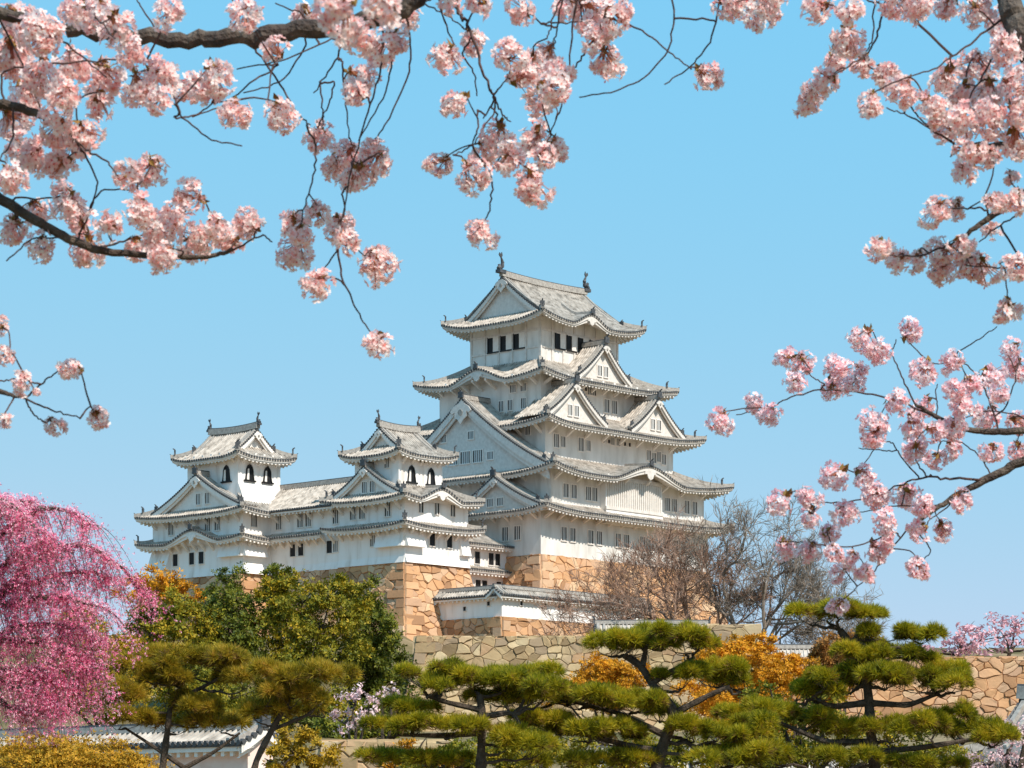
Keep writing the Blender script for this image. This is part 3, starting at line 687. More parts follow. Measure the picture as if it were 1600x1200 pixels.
# ------------------------------------------------------------------ long gallery between the two towers
lg = Building('gallery_wing', 'long low white wing with tiled roof joining the two smaller towers', 'castle wing', -17.5, 11.8, 26.3)
Wl = Wall(lg, (-17.5, -11.0, 11.8, 23.0), 26.3, 33.0, lambda m: flare(m, (-17.5, -11.0, 11.8, 23.0), 'W', 11.8, 21.8, 26.3, 27.0, .18))
Wl.win('W', WDARK, (18.5, 17.3, 13.1), 28.6); Wl.win('W', WSMALL, (9.9 + 2.3,), 28.6); Wl.win('W', WSLIT, (20.6, 17.4, 16.2, 12.2), 31.6)
Wl.brackets('W', 29.85, 1.3, 1.0); Wl.brackets('W', 32.5, 1.6, 1.0)
def gable_roof(b, rect, z, H, ov, name='roof', axis='y', ridge_h=.45, rib=.11, thick_eave=True, soffit=True, ends=True):
    """plain two-slope tiled roof; ridge along axis"""
    x0, x1, y0, y1 = rect; m = MB(); ev = MB(); rg = MB()
    for k in (('W', 'E') if axis == 'y' else ('S', 'N')):
        A, e, n, L = side_frame(rect, k); r = (x1 - x0) / 2 if axis == 'y' else (y1 - y0) / 2
        zf = lambda S, T: z + H * gq(np.asarray(T, float) / r) + 0 * np.asarray(S, float)
        s_, ribs = patch(m, A, e, n, L, zf, lambda S: np.full_like(S, r), nt_=5, rib=rib, pitch=.34)
        m.grid(np.stack([P3(A, e, n, s_, 0, zf(s_, 0 * s_)), P3(A, e, n, s_, .01, zf(s_, 0 * s_) - .13)], 1), 1)
        discs(m, A, e, n, ribs, -.05, zf(ribs, 0 * ribs) + .03, .12, 1, .12)
        S = np.linspace(0, L, 3); T = np.array([.08, .08, .3, ov + .1]); dz = np.array([-.12, -.34, -.34, -.42])
        ev.grid(np.stack([P3(A, e, n, S, t, zf(S, 0 * S + t) + d) for t, d in zip(T, dz)], 1), 0)
        cnt = max(1, int(L / .55))
        for i in range(cnt if soffit else 0):
            q = (i + .5) * L / cnt; v = []
            for zz in (-.56, -.36):
                for ds, t in ((-.1, .16), (.1, .16), (.1, ov), (-.1, ov)): v.append(P3(A, e, n, q + ds, t, zf(q, t) + zz))
            ev.hexa(v, 0)
    if axis == 'y': pts = [((x0 + x1) / 2, y, z + H - .04) for y in np.linspace(y0, y1, 4)]; wd = (1, 0, 0)
    else: pts = [(x, (y0 + y1) / 2, z + H - .04) for x in np.linspace(x0, x1, 4)]; wd = (0, 1, 0)
    rg.sweep(pts, wd, .42, ridge_h, 0); rg.sweep([(p[0], p[1], p[2] + ridge_h - .02) for p in pts], wd, .26, .11, 1)
    if ends:
        for k in (('S', 'N') if axis == 'y' else ('W', 'E')):
            A, e, n, L = side_frame(rect, k); gable_end(m, A, e, n, L / 2, L / 2, z, H, .35, L / 2, bh=.25, wallbase=z - .25, orn=0, over=.33)
    ro = b.part(m, name, [TILE, EDGE, TRIM, RIDGE]); b.part(ev, 'eaves', [TRIM], ro); b.part(rg, 'ridge', [RIDGE, EDGE], ro)
    return ro
gable_roof(lg, (-18.85, -9.65, 11.5, 24.2), 32.62, 2.95, 1.35)
Roof(lg, (-18.85, -9.6, 13.1, 23.2), 29.85, dict(S=1.4, W=1.4, E=1.4, N=1.4), .55, .0, 3, ov=1.3, sides='W').done()

# ------------------------------------------------------------------ far-left tower
ta = Building('far_tower', 'white three-tier tower at the far left end of the castle, with bell-shaped black windows', 'castle tower', -21.4, 21.85, 26.2)
RA = (-21.4, -12.5, 21.85, 36.0)
def fa(m):
    flare(m, RA, 'W', 21.8, 25.2, 28.0, 29.8, .6); flare(m, RA, 'S', -21.5, -18.4, 28.0, 29.8, .6); flare(m, RA, 'W', 33.0, 36.0, 27.2, 29.6, .9)
    flare(m, RA, 'W', 21.85, 36, 26.2, 27.0, .18); flare(m, RA, 'S', -21.4, -17.5, 26.2, 27.3, .5)
Wa = Wall(ta, RA, 26.2, 32.9, fa)
Wa.win('W', WDARK, (28.2, 29.7, 26.9 + 5.4), 28.2); Wa.win('W', WSLIT, (26.9 - 1.2, 27.2, 33.0), 31.6); Wa.win('S', WSLIT, (-19.9,), 31.8)
Wa.brackets('W', 29.8, 1.3, 1.0); Wa.brackets('S', 29.8, 1.3, 1.0); Wa.brackets('W', 32.5, 1.6, 1.0)
Roof(ta, (-22.75, -12.0, 20.5, 37.4), 29.7, dict(S=1.4, W=1.4, E=1.4, N=1.4), .55, .40, 3.5, ov=1.3, sides='SWN', karas=[('W', 28.4, 5.0, 1.3)]).done()
ra = Roof(ta, (-22.75, -11.2, 20.5, 37.4), 32.5, dict(S=3.3, W=2.6, E=2.6, N=4.0), 1.9, .42, 1.8, ov=1.35)
ra.chidori('W', 28.4, 7.0, 33.2, 36.8, 1.2, 3.2, bh=.42, orn=1.1, win=((-.1, 34.3, WSMALL), (1.3, 34.3, WSMALL)))
ra.done()
RT = (-20.25, -14.3, 23.85, 31.75)
Wu = Wall(ta, RT, 33.6, 38.8, lambda m: flare(m, RT, 'S', -20.3, -14.2, 33.6, 35.9, 1.1))
Wu.win('S', WBELL, (-18.7, -16.2), 37.0, out=.06); Wu.win('W', WBELL, (25.6,), 36.9); Wu.win('S', WLOUV, (-18.0,), 38.5)
Wu.brackets('S', 38.8, 1.2, .8); Wu.brackets('W', 38.8, 1.3, .8)
Roof(ta, (-21.5, -13.05, 22.6, 33.0), 38.4, rise=3.2, lift=.5, cl=1.6, ov=1.2, irimoya='y', gin=1.5, gorn=.8).done(finial=.62)
stone_base('stone_wall', 'dark-topped stone base below the far-left tower, mostly hidden by trees', (-21.4, -12.5, 21.85, 36), 26.2, 13.0, .30, [STONE_O, JOINT_O], seed=8, sx=1.0, sz=.75)

# ------------------------------------------------------------------ narrow connecting passage between corner tower and keep
pc = Building('passage_wing', 'narrow white passage with two small tiled eaves between corner tower and great keep', 'castle wing', -8.3, 4.7, 21.0)
Wc = Wall(pc, (-8.3, .3, 4.7, 9.0), 21.0, 29.4)
Wc.win('S', WDARK, (-4.6, -2.5, -1.5), 27.9); Wc.win('S', WDARK, (-4.5, -3.5, -1.3), 25.0)
Roof(pc, (-8.3, .9, 3.7, 10), 29.2, dict(S=3.1, W=3, E=3, N=3.1), 1.6, .0, 2, ov=.95, sides='SN').done()
Roof(pc, (-8.3, .9, 3.7, 10), 26.55, dict(S=1.2, W=.4, E=1.2, N=1.2), .5, .0, 2, ov=.95, sides='S').done()

# ------------------------------------------------------------------ small roofed plaster wall on the terrace (L-shaped)
fw = Building('roofed_wall', 'low L-shaped white plaster wall with tiled roof below the keep, on orange stones', 'wall', -13.8, -7.1, 20.8)
m = MB(); m.box(-13.8, 8, -7.1, -6.3, 20.7, 23.0, 0); m.box(-13.8, -13.0, -6.3, 1.5, 20.7, 23.0, 0)
wl = fw.part(m, 'wall', [PLA])
for c in (-2.2, -5.4): fw.place('gun_port', WPORT, wl, (-13.8, c, 21.75 if c > -3 else 22.1), ROT['W'])
for c in (-11, -7.5, -4): fw.place('gun_port', WPORT, wl, (c, -7.1, 22.2), 0)
gable_roof(fw, (-14.6, 8.6, -7.75, -5.65), 22.85, .75, .6, axis='x', ridge_h=.3); gable_roof(fw, (-14.45, -12.35, -7.0, 1.6), 22.83, .75, .6, axis='y', ridge_h=.3)
stone_base('stone_wall', 'short orange stone footing beneath the L-shaped plaster wall', (-13.9, 8.2, -7.2, 2.5), 20.75, 16.0, .08, [STONE_O, JOINT_O], seed=12, sx=.9, sz=.7)

# ------------------------------------------------------------------ terrace walls in front
def world_wall(name, label, px0, px1, pyt, Y, zbot, bat, mats, seed, depth=3.0, sx=1.0, sz=.8, quoin='l', stepz=0):
    x0, x1 = (px0 - 800) / F * Y, (px1 - 800) / F * Y; ztop = EYE + (HZ - pyt) / F * Y; H = ztop - zbot; L = x1 - x0
    b = Plain(name, label, 'stone wall', (x0, Y, zbot)); m = MB()
    def off(h): k = 1 - np.asarray(h, float) / H; return bat * H * (.45 * k + .55 * k * k)
    def P(s, h):
        s, h = np.broadcast_arrays(np.asarray(s, float), np.asarray(h, float)); o = off(h)
        return np.stack([-o + s * (L + o) / L, -o, h], -1)
    stone_face(m, P, L, H, sx, sz, quoin, seed)
    def Q(s, h):
        s, h = np.broadcast_arrays(np.asarray(s, float), np.asarray(h, float)); o = off(h)
        return np.stack([-o, depth - s * (depth + o) / depth + 0 * o, h], -1)
    stone_face(m, Q, depth, H, sx, sz, 'r', seed + 1, qphase=1)
    m.box(.1, L - .1, .1, depth, 0, H - .03, 1)
    # cap stones
    rng = random.Random(seed); x = 0
    while x < L - .3:
        w_ = min(rng.uniform(.8, 1.7), L - x); z = H + rng.uniform(-.02, .10)
        m.hexa([(x + .02, -.08, H - .25), (x + w_ - .02, -.08, H - .25), (x + w_ - .02, 1.2, H - .25), (x + .02, 1.2, H - .25),
                (x + .05, -.03, z), (x + w_ - .05, -.03, z), (x + w_ - .05, 1.15, z), (x + .05, 1.15, z)], 0); x += w_
    b.part(m, 'stone_facing', mats); return b
world_wall('stone_wall', 'big tan rubble stone terrace wall in the middle, below the castle', 650, 1103, 994, 232, 7.4, .19, [STONE_T, JOINT_T], 21, sx=1.0, sz=.74)
world_wall('stone_wall', 'tan terrace wall end with large blocks at the foot of the bare trees', 1104, 1190, 976, 231, 7.4, .02, [STONE_T, JOINT_T], 25, sx=1.5, sz=1.2, quoin='')
world_wall('stone_wall', 'long orange-tan stone wall at the right edge, below the pink cherries', 1205, 1660, 1027, 215, 7.0, .1, [STONE_O, JOINT_O], 31, sx=.95, sz=.66, quoin='')
world_wall('stone_wall', 'low tumbled stone wall near the bottom, left of the middle pine', 500, 720, 1158, 128, .9, .05, [STONE_T, JOINT_T], 35, depth=1.2, sx=.9, sz=.55)

def free_wall(name, label, px0, px1, pyr, Y, zb, th=.8, over=.55, H=.7, ang=0.0, ends=True, at=None, pla=None):
    """free-standing plaster wall with a small tiled roof; pyr = pixel row of the ridge"""
    x0, x1 = (px0 - 800) / F * Y, (px1 - 800) / F * Y; zr = EYE + (HZ - pyr) / F * Y; L = (x1 - x0)
    if at: x0, Y, L = at[0][0], at[0][1], at[1]
    b = Plain(name, label, 'wall', (x0, Y, zb), ang); m = MB(); ze = zr - .4 - H - zb
    m.box(0, L, 0, th, 0, ze + .1, 0); b.part(m, 'wall', [pla or PLA])
    gable_roof(b, (-.3, L + .3, -over, th + over), ze, H, over, axis='x', ridge_h=.3, ends=ends)
    for xe, rr in ((-.3, -math.pi / 2), (L + .3, math.pi / 2)): b.place('ridge_end_tile', ONI, b.root, (xe, th / 2, ze + H + .05), rr, .7)
    return b
free_wall('roofed_wall', 'low plaster wall with grey tiled roof on top of the terrace wall, by the bare trees', 934, 1104, 967, 236, 16.5)
free_wall('roofed_wall', 'short tiled-roof plaster wall on top of the right-hand stone wall, beside the russet tree', 1206, 1300, 1005, 219, 13.5, over=.9, H=1.1)
free_wall('roofed_wall', 'shaded white plaster wall, pinkish bounce light put into its colour, with tiled roof and sunlit end, behind the left pines', -700, 600, 1121, 104, .2, th=1.3, over=.55, H=.62, ang=math.radians(-44), pla=mat('bounce_tinted_plaster', [(.66, .45, .37), (.82, .62, .54), (.85, .70, .63)], .9, .8, 8, bump=.15, bscale=4), at=((-37.7, 130.4), 38.0))  # warm bounce light on the shaded white plaster is put into its colour
free_wall('roofed_wall', 'short grey tiled wall roof glimpsed below the middle pines', 925, 1105, 1163, 106, .2, over=.6, H=.7)
free_wall('roofed_wall', 'short grey tiled wall roof glimpsed left of the big right pine trunk', 1205, 1325, 1177, 107, .2, over=.6, H=.7)
# gatehouse roof at the right edge
gh = Plain('gatehouse', 'dark grey tiled gatehouse with white walls at the bottom right edge', 'gatehouse', (22.5, 125, -.3), math.radians(-40))
gh.tile = mat('dark_roof_tile', [(.10, .095, .09), (.17, .165, .16), (.22, .21, .20)], .7, 1.3, 8, bump=.3, bscale=7)
m = MB(); m.box(0, 8, 0, 6, 0, 4.3, 0); gw = gh.part(m, 'wall', [PLA])
for x in (1.6, 3.4): gh.place('window', WSLIT, gw, (x, 0, 3.0))
Roof(gh, (-1.3, 9.3, -1.3, 7.3), 4.2, rise=3.1, lift=.4, cl=1.6, ov=1.25, irimoya='x', gin=1.3, gorn=.6).done()

# ------------------------------------------------------------------ foliage templates
def leaf_t():
    v = np.array([(0, 0, 0), (.28, .5, .10), (0, 1.0, 0), (-.28, .5, .10)], float) - np.array([0, .5, 0]); return v, [(np.array([[0, 1, 2, 3]]), 0)]
def sprig_t(k=5):
    vs, fs = [], []
    for i in range(k):
        a = i * 2.4; d = np.array([math.cos(a), math.sin(a), .35 + .25 * (i % 3)]); d /= np.linalg.norm(d); sd_ = np.cross(d, [0, 0, 1.]); sd_ /= np.linalg.norm(sd_)
        o = len(vs); vs += [d * .1, d * .55 + sd_ * .2, d, d * .55 - sd_ * .2]; fs.append([o, o + 1, o + 2, o + 3])
    return np.array(vs), [(np.array(fs), 0)]
def needle_t(k=26, seed=3):
    rg = np.random.default_rng(seed); vs, fs = [], []
    for i in range(k):
        el = rg.uniform(.05, 1.45); az = rg.uniform(0, 6.283); d = np.array([math.cos(az) * math.cos(el), math.sin(az) * math.cos(el), math.sin(el)]) * rg.uniform(.75, 1.1)
        sd_ = np.cross(d, rg.normal(size=3)); sd_ /= np.linalg.norm(sd_); o = len(vs); vs += [sd_ * .04, -sd_ * .04, d]; fs.append([o, o + 1, o + 2])
    return np.array(vs), [(np.array(fs), 0)]
LEAF, SPRIG, NEEDLE = leaf_t(), sprig_t(), needle_t()

PINE = mat('pine_needles', [(.045, .06, .005), (.21, .21, .008), (.48, .40, .012), (.66, .46, .03)], .6, 1.6, 4, island=.5, trans=.38)
PINEB = mat('brown_pine_needles', [(.07, .04, .012), (.20, .115, .03), (.34, .19, .06)], .7, 1.6, 4, island=.5, trans=.3)
PINE2 = mat('pine_needles_dull', [(.06, .06, .006), (.26, .20, .010), (.50, .34, .02), (.62, .36, .06)], .6, 1.6, 4, island=.5, trans=.38)
GREEN = mat('evergreen_leaves', [(.03, .05, .006), (.11, .13, .010), (.27, .24, .014)], .6, .35, 4, island=.5, trans=.2)
OLIVE = mat('olive_leaves', [(.06, .08, .005), (.22, .20, .010), (.50, .31, .012)], .65, .3, 4, island=.5, trans=.2)
GOLD = mat('golden_leaves', [(.14, .10, .006), (.38, .24, .010), (.56, .31, .014)], .65, .3, 4, island=.5, trans=.2)
ORANGE = mat('orange_leaves', [(.26, .14, .008), (.64, .28, .010), (.82, .38, .016)], .65, .5, 4, island=.5, trans=.25)
PINKW = mat('weeping_blossom', [(.62, .05, .18), (.92, .17, .34), (.97, .42, .54), (1, .80, .82)], .6, .8, 4, island=.65, trans=.3)
PINKF = mat('far_pink_blossom', [(.55, .28, .32), (.78, .45, .50), (.85, .62, .65)], .7, .3, 4, island=.6, trans=.3)
WHITEB = mat('pale_blossom', [(.62, .36, .38), (.85, .60, .60), (.92, .78, .76)], .7, .5, 4, island=.6, trans=.3)
BARE_B = mat('russet_twigs', [(.20, .11, .075), (.32, .19, .13), (.42, .28, .21)], .85, .3, 4)
BARE_G = mat('grey_twigs', [(.13, .095, .07), (.23, .18, .14), (.32, .26, .21)], .85, .4, 4)

def blob_points(c, r, n, rng=NR, shell=.75, clumps=None):
    """points spread in clumps through an ellipsoid, denser to its outside; also the outward directions"""
    k = clumps or max(8, n // 28)
    d = rng.normal(size=(k, 3)); d /= np.linalg.norm(d, axis=1, keepdims=True)
    rad = shell + (1 - shell) * rng.random(k) ** .5; rad[: k // 6] *= rng.random(k // 6)
    rad *= 1 + .16 * rng.normal(size=k).clip(-1.3, 1.3)
    cc = d * rad[:, None]
    i = rng.integers(0, k, n); p = cc[i] + rng.normal(size=(n, 3)) * (.13 + .05 * rng.random((n, 1)))
    return np.asarray(c) + p * np.asarray(r), p / (np.linalg.norm(p, axis=1, keepdims=True) + 1e-6)

def limb(m, a, b, r0, r1, bend=.12, seg=6, n=6, sag=0.0):
    a = np.asarray(a, float); b = np.asarray(b, float); t = np.linspace(0, 1, seg)[:, None]; L = np.linalg.norm(b - a)
    off = np.cumsum(NR.normal(size=(seg, 3)), 0); off -= off[0] + (off[-1] - off[0]) * t
    p = a + (b - a) * t + off * bend * L * .22; p[:, 2] += sag * L * np.sin(t[:, 0] * math.pi)
    m.tube(p, np.linspace(r0, r1, seg), n); return p

def leafy_tree(name, label, cat, px, pyb, Y, blobs, leaf, tmpl=SPRIG, size=.45, dens=1.0, group=None, trunk_r=.22, depth=.8, bark=BARK):
    """blobs: (px, py, half width px, half height px) ovals of foliage in the crown, spread in depth round Y"""
    x = (px - 800) / F * Y; zb = float(ground(x, Y)) - .2 if pyb is None else EYE + (HZ - pyb) / F * Y
    t = thing(name, label, cat, (x, Y, zb), 0, group); o = np.array([x, Y, zb]); cr = MB(); tr = MB()
    tops = []
    for (bx, by, bw, bh) in blobs:
        dy = R.uniform(-1, 1) * depth * bw / F * Y * .8; c = W(bx, by, Y + dy); r = np.array([bw, bw * depth, bh]) / F * Y
        area = r[0] * r[2] * 3.5; n = int(area * 26 * dens / (size / .45) ** 2)
        p, d = blob_points(c, r, n); dd = d * .9 + NR.normal(size=d.shape) * .6 + np.array([0, 0, .35])
        cr.inst(*tmpl, p, zto(dd), size * NR.uniform(.7, 1.25, n)); tops.append((c, r))
    cm = np.mean([c for c, r in tops], 0); fork = o + (cm - o) * np.array([.5, .5, .45])
    limb(tr, o, fork, trunk_r, trunk_r * .75, .05)
    for c, r in tops:
        limb(tr, fork, c, trunk_r * .6, .04, .1)
        for _ in range(5): limb(tr, c - np.array([0, 0, r[2] * .3]), c + NR.normal(size=3) * r * .5, .06, .015, .1, 4, 4)
    tr.obj('trunk', [bark], t, o); cr.obj('crown', [leaf], t, o); return t

# ------------------------------------------------------------------ trees on the hillside, left of the big stone corner
leafy_tree('evergreen_tree', 'dark green conical evergreen leaning against the tall orange stone corner', 'tree', 575, None, 222, [(575, 950, 30, 42), (580, 1000, 46, 50), (592, 1050, 50, 50), (560, 1045, 40, 45), (600, 1090, 45, 40)], GREEN, size=.36, dens=1.0)
leafy_tree('evergreen_tree', 'golden-olive rounded evergreen between two darker trees below the long white wing', 'tree', 480, None, 218, [(470, 935, 48, 32), (500, 970, 55, 40), (450, 990, 48, 42), (505, 1030, 55, 45), (455, 1050, 45, 40), (520, 928, 34, 24), (552, 930, 30, 24), (425, 930, 26, 22)], OLIVE, size=.36)
leafy_tree('evergreen_tree', 'tall dark green evergreen in front of the stone base below the far tower', 'tree', 365, None, 219, [(365, 925, 36, 32), (358, 965, 46, 45), (380, 1010, 48, 45), (345, 1040, 50, 45)], GREEN, size=.36)
leafy_tree('evergreen_tree', 'olive green spreading evergreen left of the tall dark one', 'tree', 270, None, 217, [(270, 965, 50, 36), (235, 985, 40, 34), (305, 985, 38, 40), (265, 1020, 55, 45), (320, 1040, 45, 42), (215, 1040, 50, 40)], OLIVE, size=.36)
leafy_tree('evergreen_tree', 'small bright green treetop at the foot of the long white wing', 'tree', 437, None, 232, [(437, 905, 24, 20), (437, 935, 30, 26)], GREEN, size=.45, dens=1.1)
leafy_tree('orange_tree', 'orange-leaved tree behind the pink weeping cherry, below the far tower', 'tree', 245, None, 232, [(245, 915, 42, 26), (278, 928, 30, 24), (215, 935, 32, 26)], ORANGE, size=.36)
leafy_tree('golden_tree', 'yellow-green shrubby tree showing through the pink weeping cherry', 'tree', 165, None, 150, [(165, 1000, 42, 36), (130, 1030, 46, 40), (190, 1045, 44, 36), (120, 960, 30, 28), (90, 1080, 50, 40), (170, 1090, 50, 36)], GOLD, size=.24)
leafy_tree('golden_tree', 'yellow-brown undergrowth shrub below the olive evergreens', 'shrub', 400, None, 196, [(330, 1090, 60, 40), (410, 1100, 60, 40), (480, 1105, 50, 36), (260, 1090, 50, 40), (540, 1110, 40, 36)], OLIVE, size=.34)
leafy_tree('evergreen_shrub', 'dark green shrub in the shade left of the terrace wall foot', 'shrub', 560, None, 190, [(545, 1160, 46, 36), (600, 1125, 34, 34), (505, 1150, 40, 36)], GREEN, size=.4)
# orange shrubs behind the pines
leafy_tree('orange_shrub', 'bright orange bush in front of the terrace wall, between the two middle pines', 'shrub', 950, 1260, 170, [(935, 1046, 34, 22), (962, 1054, 38, 24), (992, 1062, 34, 22), (920, 1072, 38, 24), (960, 1085, 46, 22), (880, 1085, 40, 18)], ORANGE, size=.22, dens=1.2)
leafy_tree('orange_shrub', 'wide orange tree behind the middle right pine at the wall end', 'tree', 1150, 1260, 165, [(1150, 1018, 42, 24), (1188, 1008, 28, 16), (1110, 1034, 42, 26), (1175, 1046, 42, 28), (1200, 1078, 36, 32), (1155, 1085, 48, 28), (1100, 1085, 44, 26), (1130, 1120, 60, 26), (1200, 1125, 44, 28)], ORANGE, size=.22, dens=1.2)
leafy_tree('orange_shrub', 'low orange bush left of the big right pine, below the tiled roof', 'shrub', 1240, 1260, 168, [(1225, 1040, 32, 17), (1264, 1042, 30, 17), (1205, 1034, 22, 15), (1250, 1066, 44, 20), (1290, 1075, 36, 20)], ORANGE, size=.22, dens=1.2)
leafy_tree('russet_tree', 'russet brown rounded tree behind the upper trunk of the big right pine', 'tree', 1310, 1260, 175, [(1305, 1012, 30, 26), (1345, 1010, 30, 26), (1320, 1035, 36, 22), (1290, 1030, 22, 20)], mat('russet_leaves', [(.20, .08, .02), (.34, .15, .035), (.45, .22, .05)], .7, .5, 4, island=.5, trans=.2), size=.26, dens=1.2)
leafy_tree('golden_shrub', 'golden brown bush right of the white wall end, under the left pines', 'shrub', 465, 1275, 92, [(462, 1170, 38, 30), (500, 1180, 30, 22), (440, 1190, 30, 24)], GOLD, size=.17, dens=1.0)
leafy_tree('orange_shrub', 'small orange bush on the low tumbled stone wall', 'shrub', 640, 1275, 100, [(650, 1172, 34, 14), (625, 1190, 40, 14), (690, 1192, 40, 12)], ORANGE, size=.17)
leafy_tree('green_shrub', 'olive thicket filling the gap under the middle pines', 'shrub', 840, 1300, 84, [(840, 1165, 70, 34), (760, 1180, 60, 30), (920, 1185, 60, 26), (1000, 1178, 60, 34), (1080, 1185, 60, 30), (690, 1195, 50, 20)], OLIVE, size=.16, dens=.8)
leafy_tree('green_shrub', 'olive thicket between the two right-hand pines', 'shrub', 1230, 1300, 86, [(1170, 1175, 60, 36), (1250, 1160, 60, 36), (1320, 1150, 50, 40), (1400, 1165, 60, 34), (1290, 1110, 46, 30), (1210, 1100, 46, 30), (1480, 1185, 50, 22)], OLIVE, size=.16, dens=.8)
leafy_tree('clipped_hedge', 'rounded clipped orange-green hedge at the bottom left corner', 'hedge', 100, 1290, 74, [(70, 1196, 100, 40), (150, 1200, 85, 36), (10, 1208, 80, 40), (205, 1210, 50, 28), (95, 1185, 60, 26)], mat('hedge_leaves', [(.20, .14, .008), (.48, .26, .012), (.64, .30, .02)], .65, 1.5, 4, island=.6, trans=.2), tmpl=SPRIG, size=.10, dens=1.3)
# pale blossoming trees
leafy_tree('pale_cherry', 'small pale pink cherry below the dark conical evergreen', 'cherry tree', 555, 1255, 150, [(555, 1095, 26, 28), (540, 1125, 26, 22), (575, 1115, 22, 24)], WHITEB, tmpl=LEAF, size=.22, dens=.6)
leafy_tree('pale_cherry', 'sprig of pale white blossom at the foot of the terrace wall corner', 'cherry tree', 600, 1260, 158, [(612, 1078, 16, 12), (595, 1090, 14, 9)], WHITEB, tmpl=LEAF, size=.22, dens=.6)
leafy_tree('pale_cherry', 'pale pink cherry at the bottom right corner below the gatehouse', 'cherry tree', 1580, 1330, 70, [(1575, 1170, 34, 26), (1540, 1195, 40, 20), (1600, 1140, 30, 24), (1590, 1195, 30, 20)], WHITEB, tmpl=LEAF, size=.10, dens=.8)
for (bl, lab) in (([(1500, 1003, 36, 22), (1530, 994, 38, 24), (1478, 1014, 28, 14), (1450, 1018, 22, 10), (1512, 978, 22, 12)], 'pink cherry treetop above the right-hand wall, nearest the big pine'),
                  ([(1570, 988, 38, 24), (1602, 996, 38, 26), (1545, 1012, 36, 16), (1620, 1010, 30, 16), (1590, 972, 26, 14)], 'pink cherry treetop above the right-hand wall at the picture edge')):
    leafy_tree('far_cherry', lab, 'cherry tree', bl[0][0], None, 245, bl, PINKF, tmpl=LEAF, size=.42, dens=.75, group='far pink cherries above the right-hand wall')

# ------------------------------------------------------------------ cloud-pruned pines
def pine(label, Y, trunk, pads, leaf=PINE, tr=.17, seed=0):
    """trunk: list of pixel polylines; pads: (px, py, half width px, half height px[, dY])"""
    P = [[W(a, b, Y + (c[0] if c else 0)) for (a, b, *c) in line] for line in trunk]
    tr *= .8; base = P[0][0].copy(); x, y = base[0], base[1]; zb = float(ground(x, y)); t = thing('pine_tree', label, 'pine tree', (x, y, zb)); o = np.array([x, y, zb])
    tm = MB(); sm = lambda p: np.array(p)
    def curve(p, n=14):
        p = np.array(p); u = np.linspace(0, len(p) - 1, n); q = np.stack([np.interp(u, np.arange(len(p)), p[:, i]) for i in range(3)], 1)
        q[1:-1] = (q[:-2] + 2 * q[1:-1] + q[2:]) / 4; return q
    net = []
    main = [np.array([x, y, zb])] + P[0]
    c = curve(main, 18); tm.tube(c, np.linspace(tr * 1.15, tr * .55, 18) * (1 + .12 * NR.normal(size=18).clip(-1, 1)), 8); net.append(c)
    for p in P[1:]:
        c = curve(p, 12); tm.tube(c, np.linspace(tr * .62, tr * .3, 12) * (1 + .1 * NR.normal(size=12).clip(-1, 1)), 7); net.append(c)
    net = np.concatenate(net); cr = MB()
    ex = [(a + R.choice((-.8, .8)) * c_, b - R.uniform(-.3, .8) * d_, c_ * .62, d_ * .9) for a, b, c_, d_ in [p_[:4] for p_ in pads] if R.random() < .35]
    for pd in list(pads) + ex:
        bx, by, bw, bh = pd[:4]; dy = pd[4] if len(pd) > 4 else R.uniform(-.5, .5); c = W(bx, by, Y + dy)
        r = np.array([bw * 1.22, bw * 1.05, bh * 1.28]) / F * Y
        root = net[np.argmin(np.linalg.norm((net - c) * np.array([1, 1, 1.3]), axis=1) + 2.5 * np.maximum(net[:, 2] - c[2] + r[2] * .6, 0))]
        bot = c - np.array([0, 0, r[2] * .75])
        br = limb(tm, root, bot, tr * .34, tr * .16, .2, 8, 6, -.05)
        n = max(80, int(560 * r[0] * r[1]))
        # tufts over lobes of the pad
        k = max(4, int(r[0] * r[1] * 9)); ang = NR.random(k) * 6.283; rr = np.sqrt(NR.random(k)) * .86
        lobes = np.stack([np.cos(ang) * rr, np.sin(ang) * rr, NR.uniform(-.25, .35, k) * (1 - rr * .6)], 1); lr = NR.uniform(.15, .38, k)
        for q in lobes:
            e = c + q * r; limb(tm, br[-2] if NR.random() < .6 else bot, e - np.array([0, 0, r[2] * .25]), tr * .10, tr * .04, .16, 5, 4, -.06)
        i = NR.integers(0, k, n); d = NR.normal(size=(n, 3)); d[:, 2] = np.abs(d[:, 2]) * 1.1 - .28; d /= np.linalg.norm(d, axis=1, keepdims=True)
        p = c + (lobes[i] + d * lr[i][:, None] * np.array([1, 1, 1.5])) * r
        rt, sz_ = zto(d * np.array([.9, .9, 1]) + np.array([0, 0, .6]) + NR.normal(size=d.shape) * .25), NR.uniform(.14, .25, n) * Y / 60
        is_brown = NR.random(n) < np.where(d[:, 2] < .05, .34, .04)  # brown tufts, far denser on the downward-facing side of each lobe
        cr.inst(*NEEDLE, p[~is_brown], rt[~is_brown], sz_[~is_brown]); cr.inst(NEEDLE[0], [(NEEDLE[1][0][0], 1)], p[is_brown], rt[is_brown], sz_[is_brown] * .9)
    tm.obj('trunk', [BARK], t, o); cr.obj('crown', [leaf, PINEB], t, o); return t
pine('dull golden-green pine at the left with a forked trunk, furthest left of the pines', 58, [[(250, 1240), (254, 1197), (262, 1140), (266, 1098), (290, 1078)], [(288, 1200), (230, 1160), (196, 1138)], [(288, 1200), (335, 1175), (375, 1145)], [(266, 1098), (320, 1072), (360, 1050)]],
     [(235, 1045, 52, 24), (300, 1028, 66, 22), (365, 1035, 56, 22), (212, 1090, 44, 26), (312, 1105, 52, 30), (185, 1122, 42, 18), (345, 1062, 44, 20), (262, 1062, 50, 22), (275, 1130, 44, 18), (345, 1130, 40, 16)], PINE2, .11)
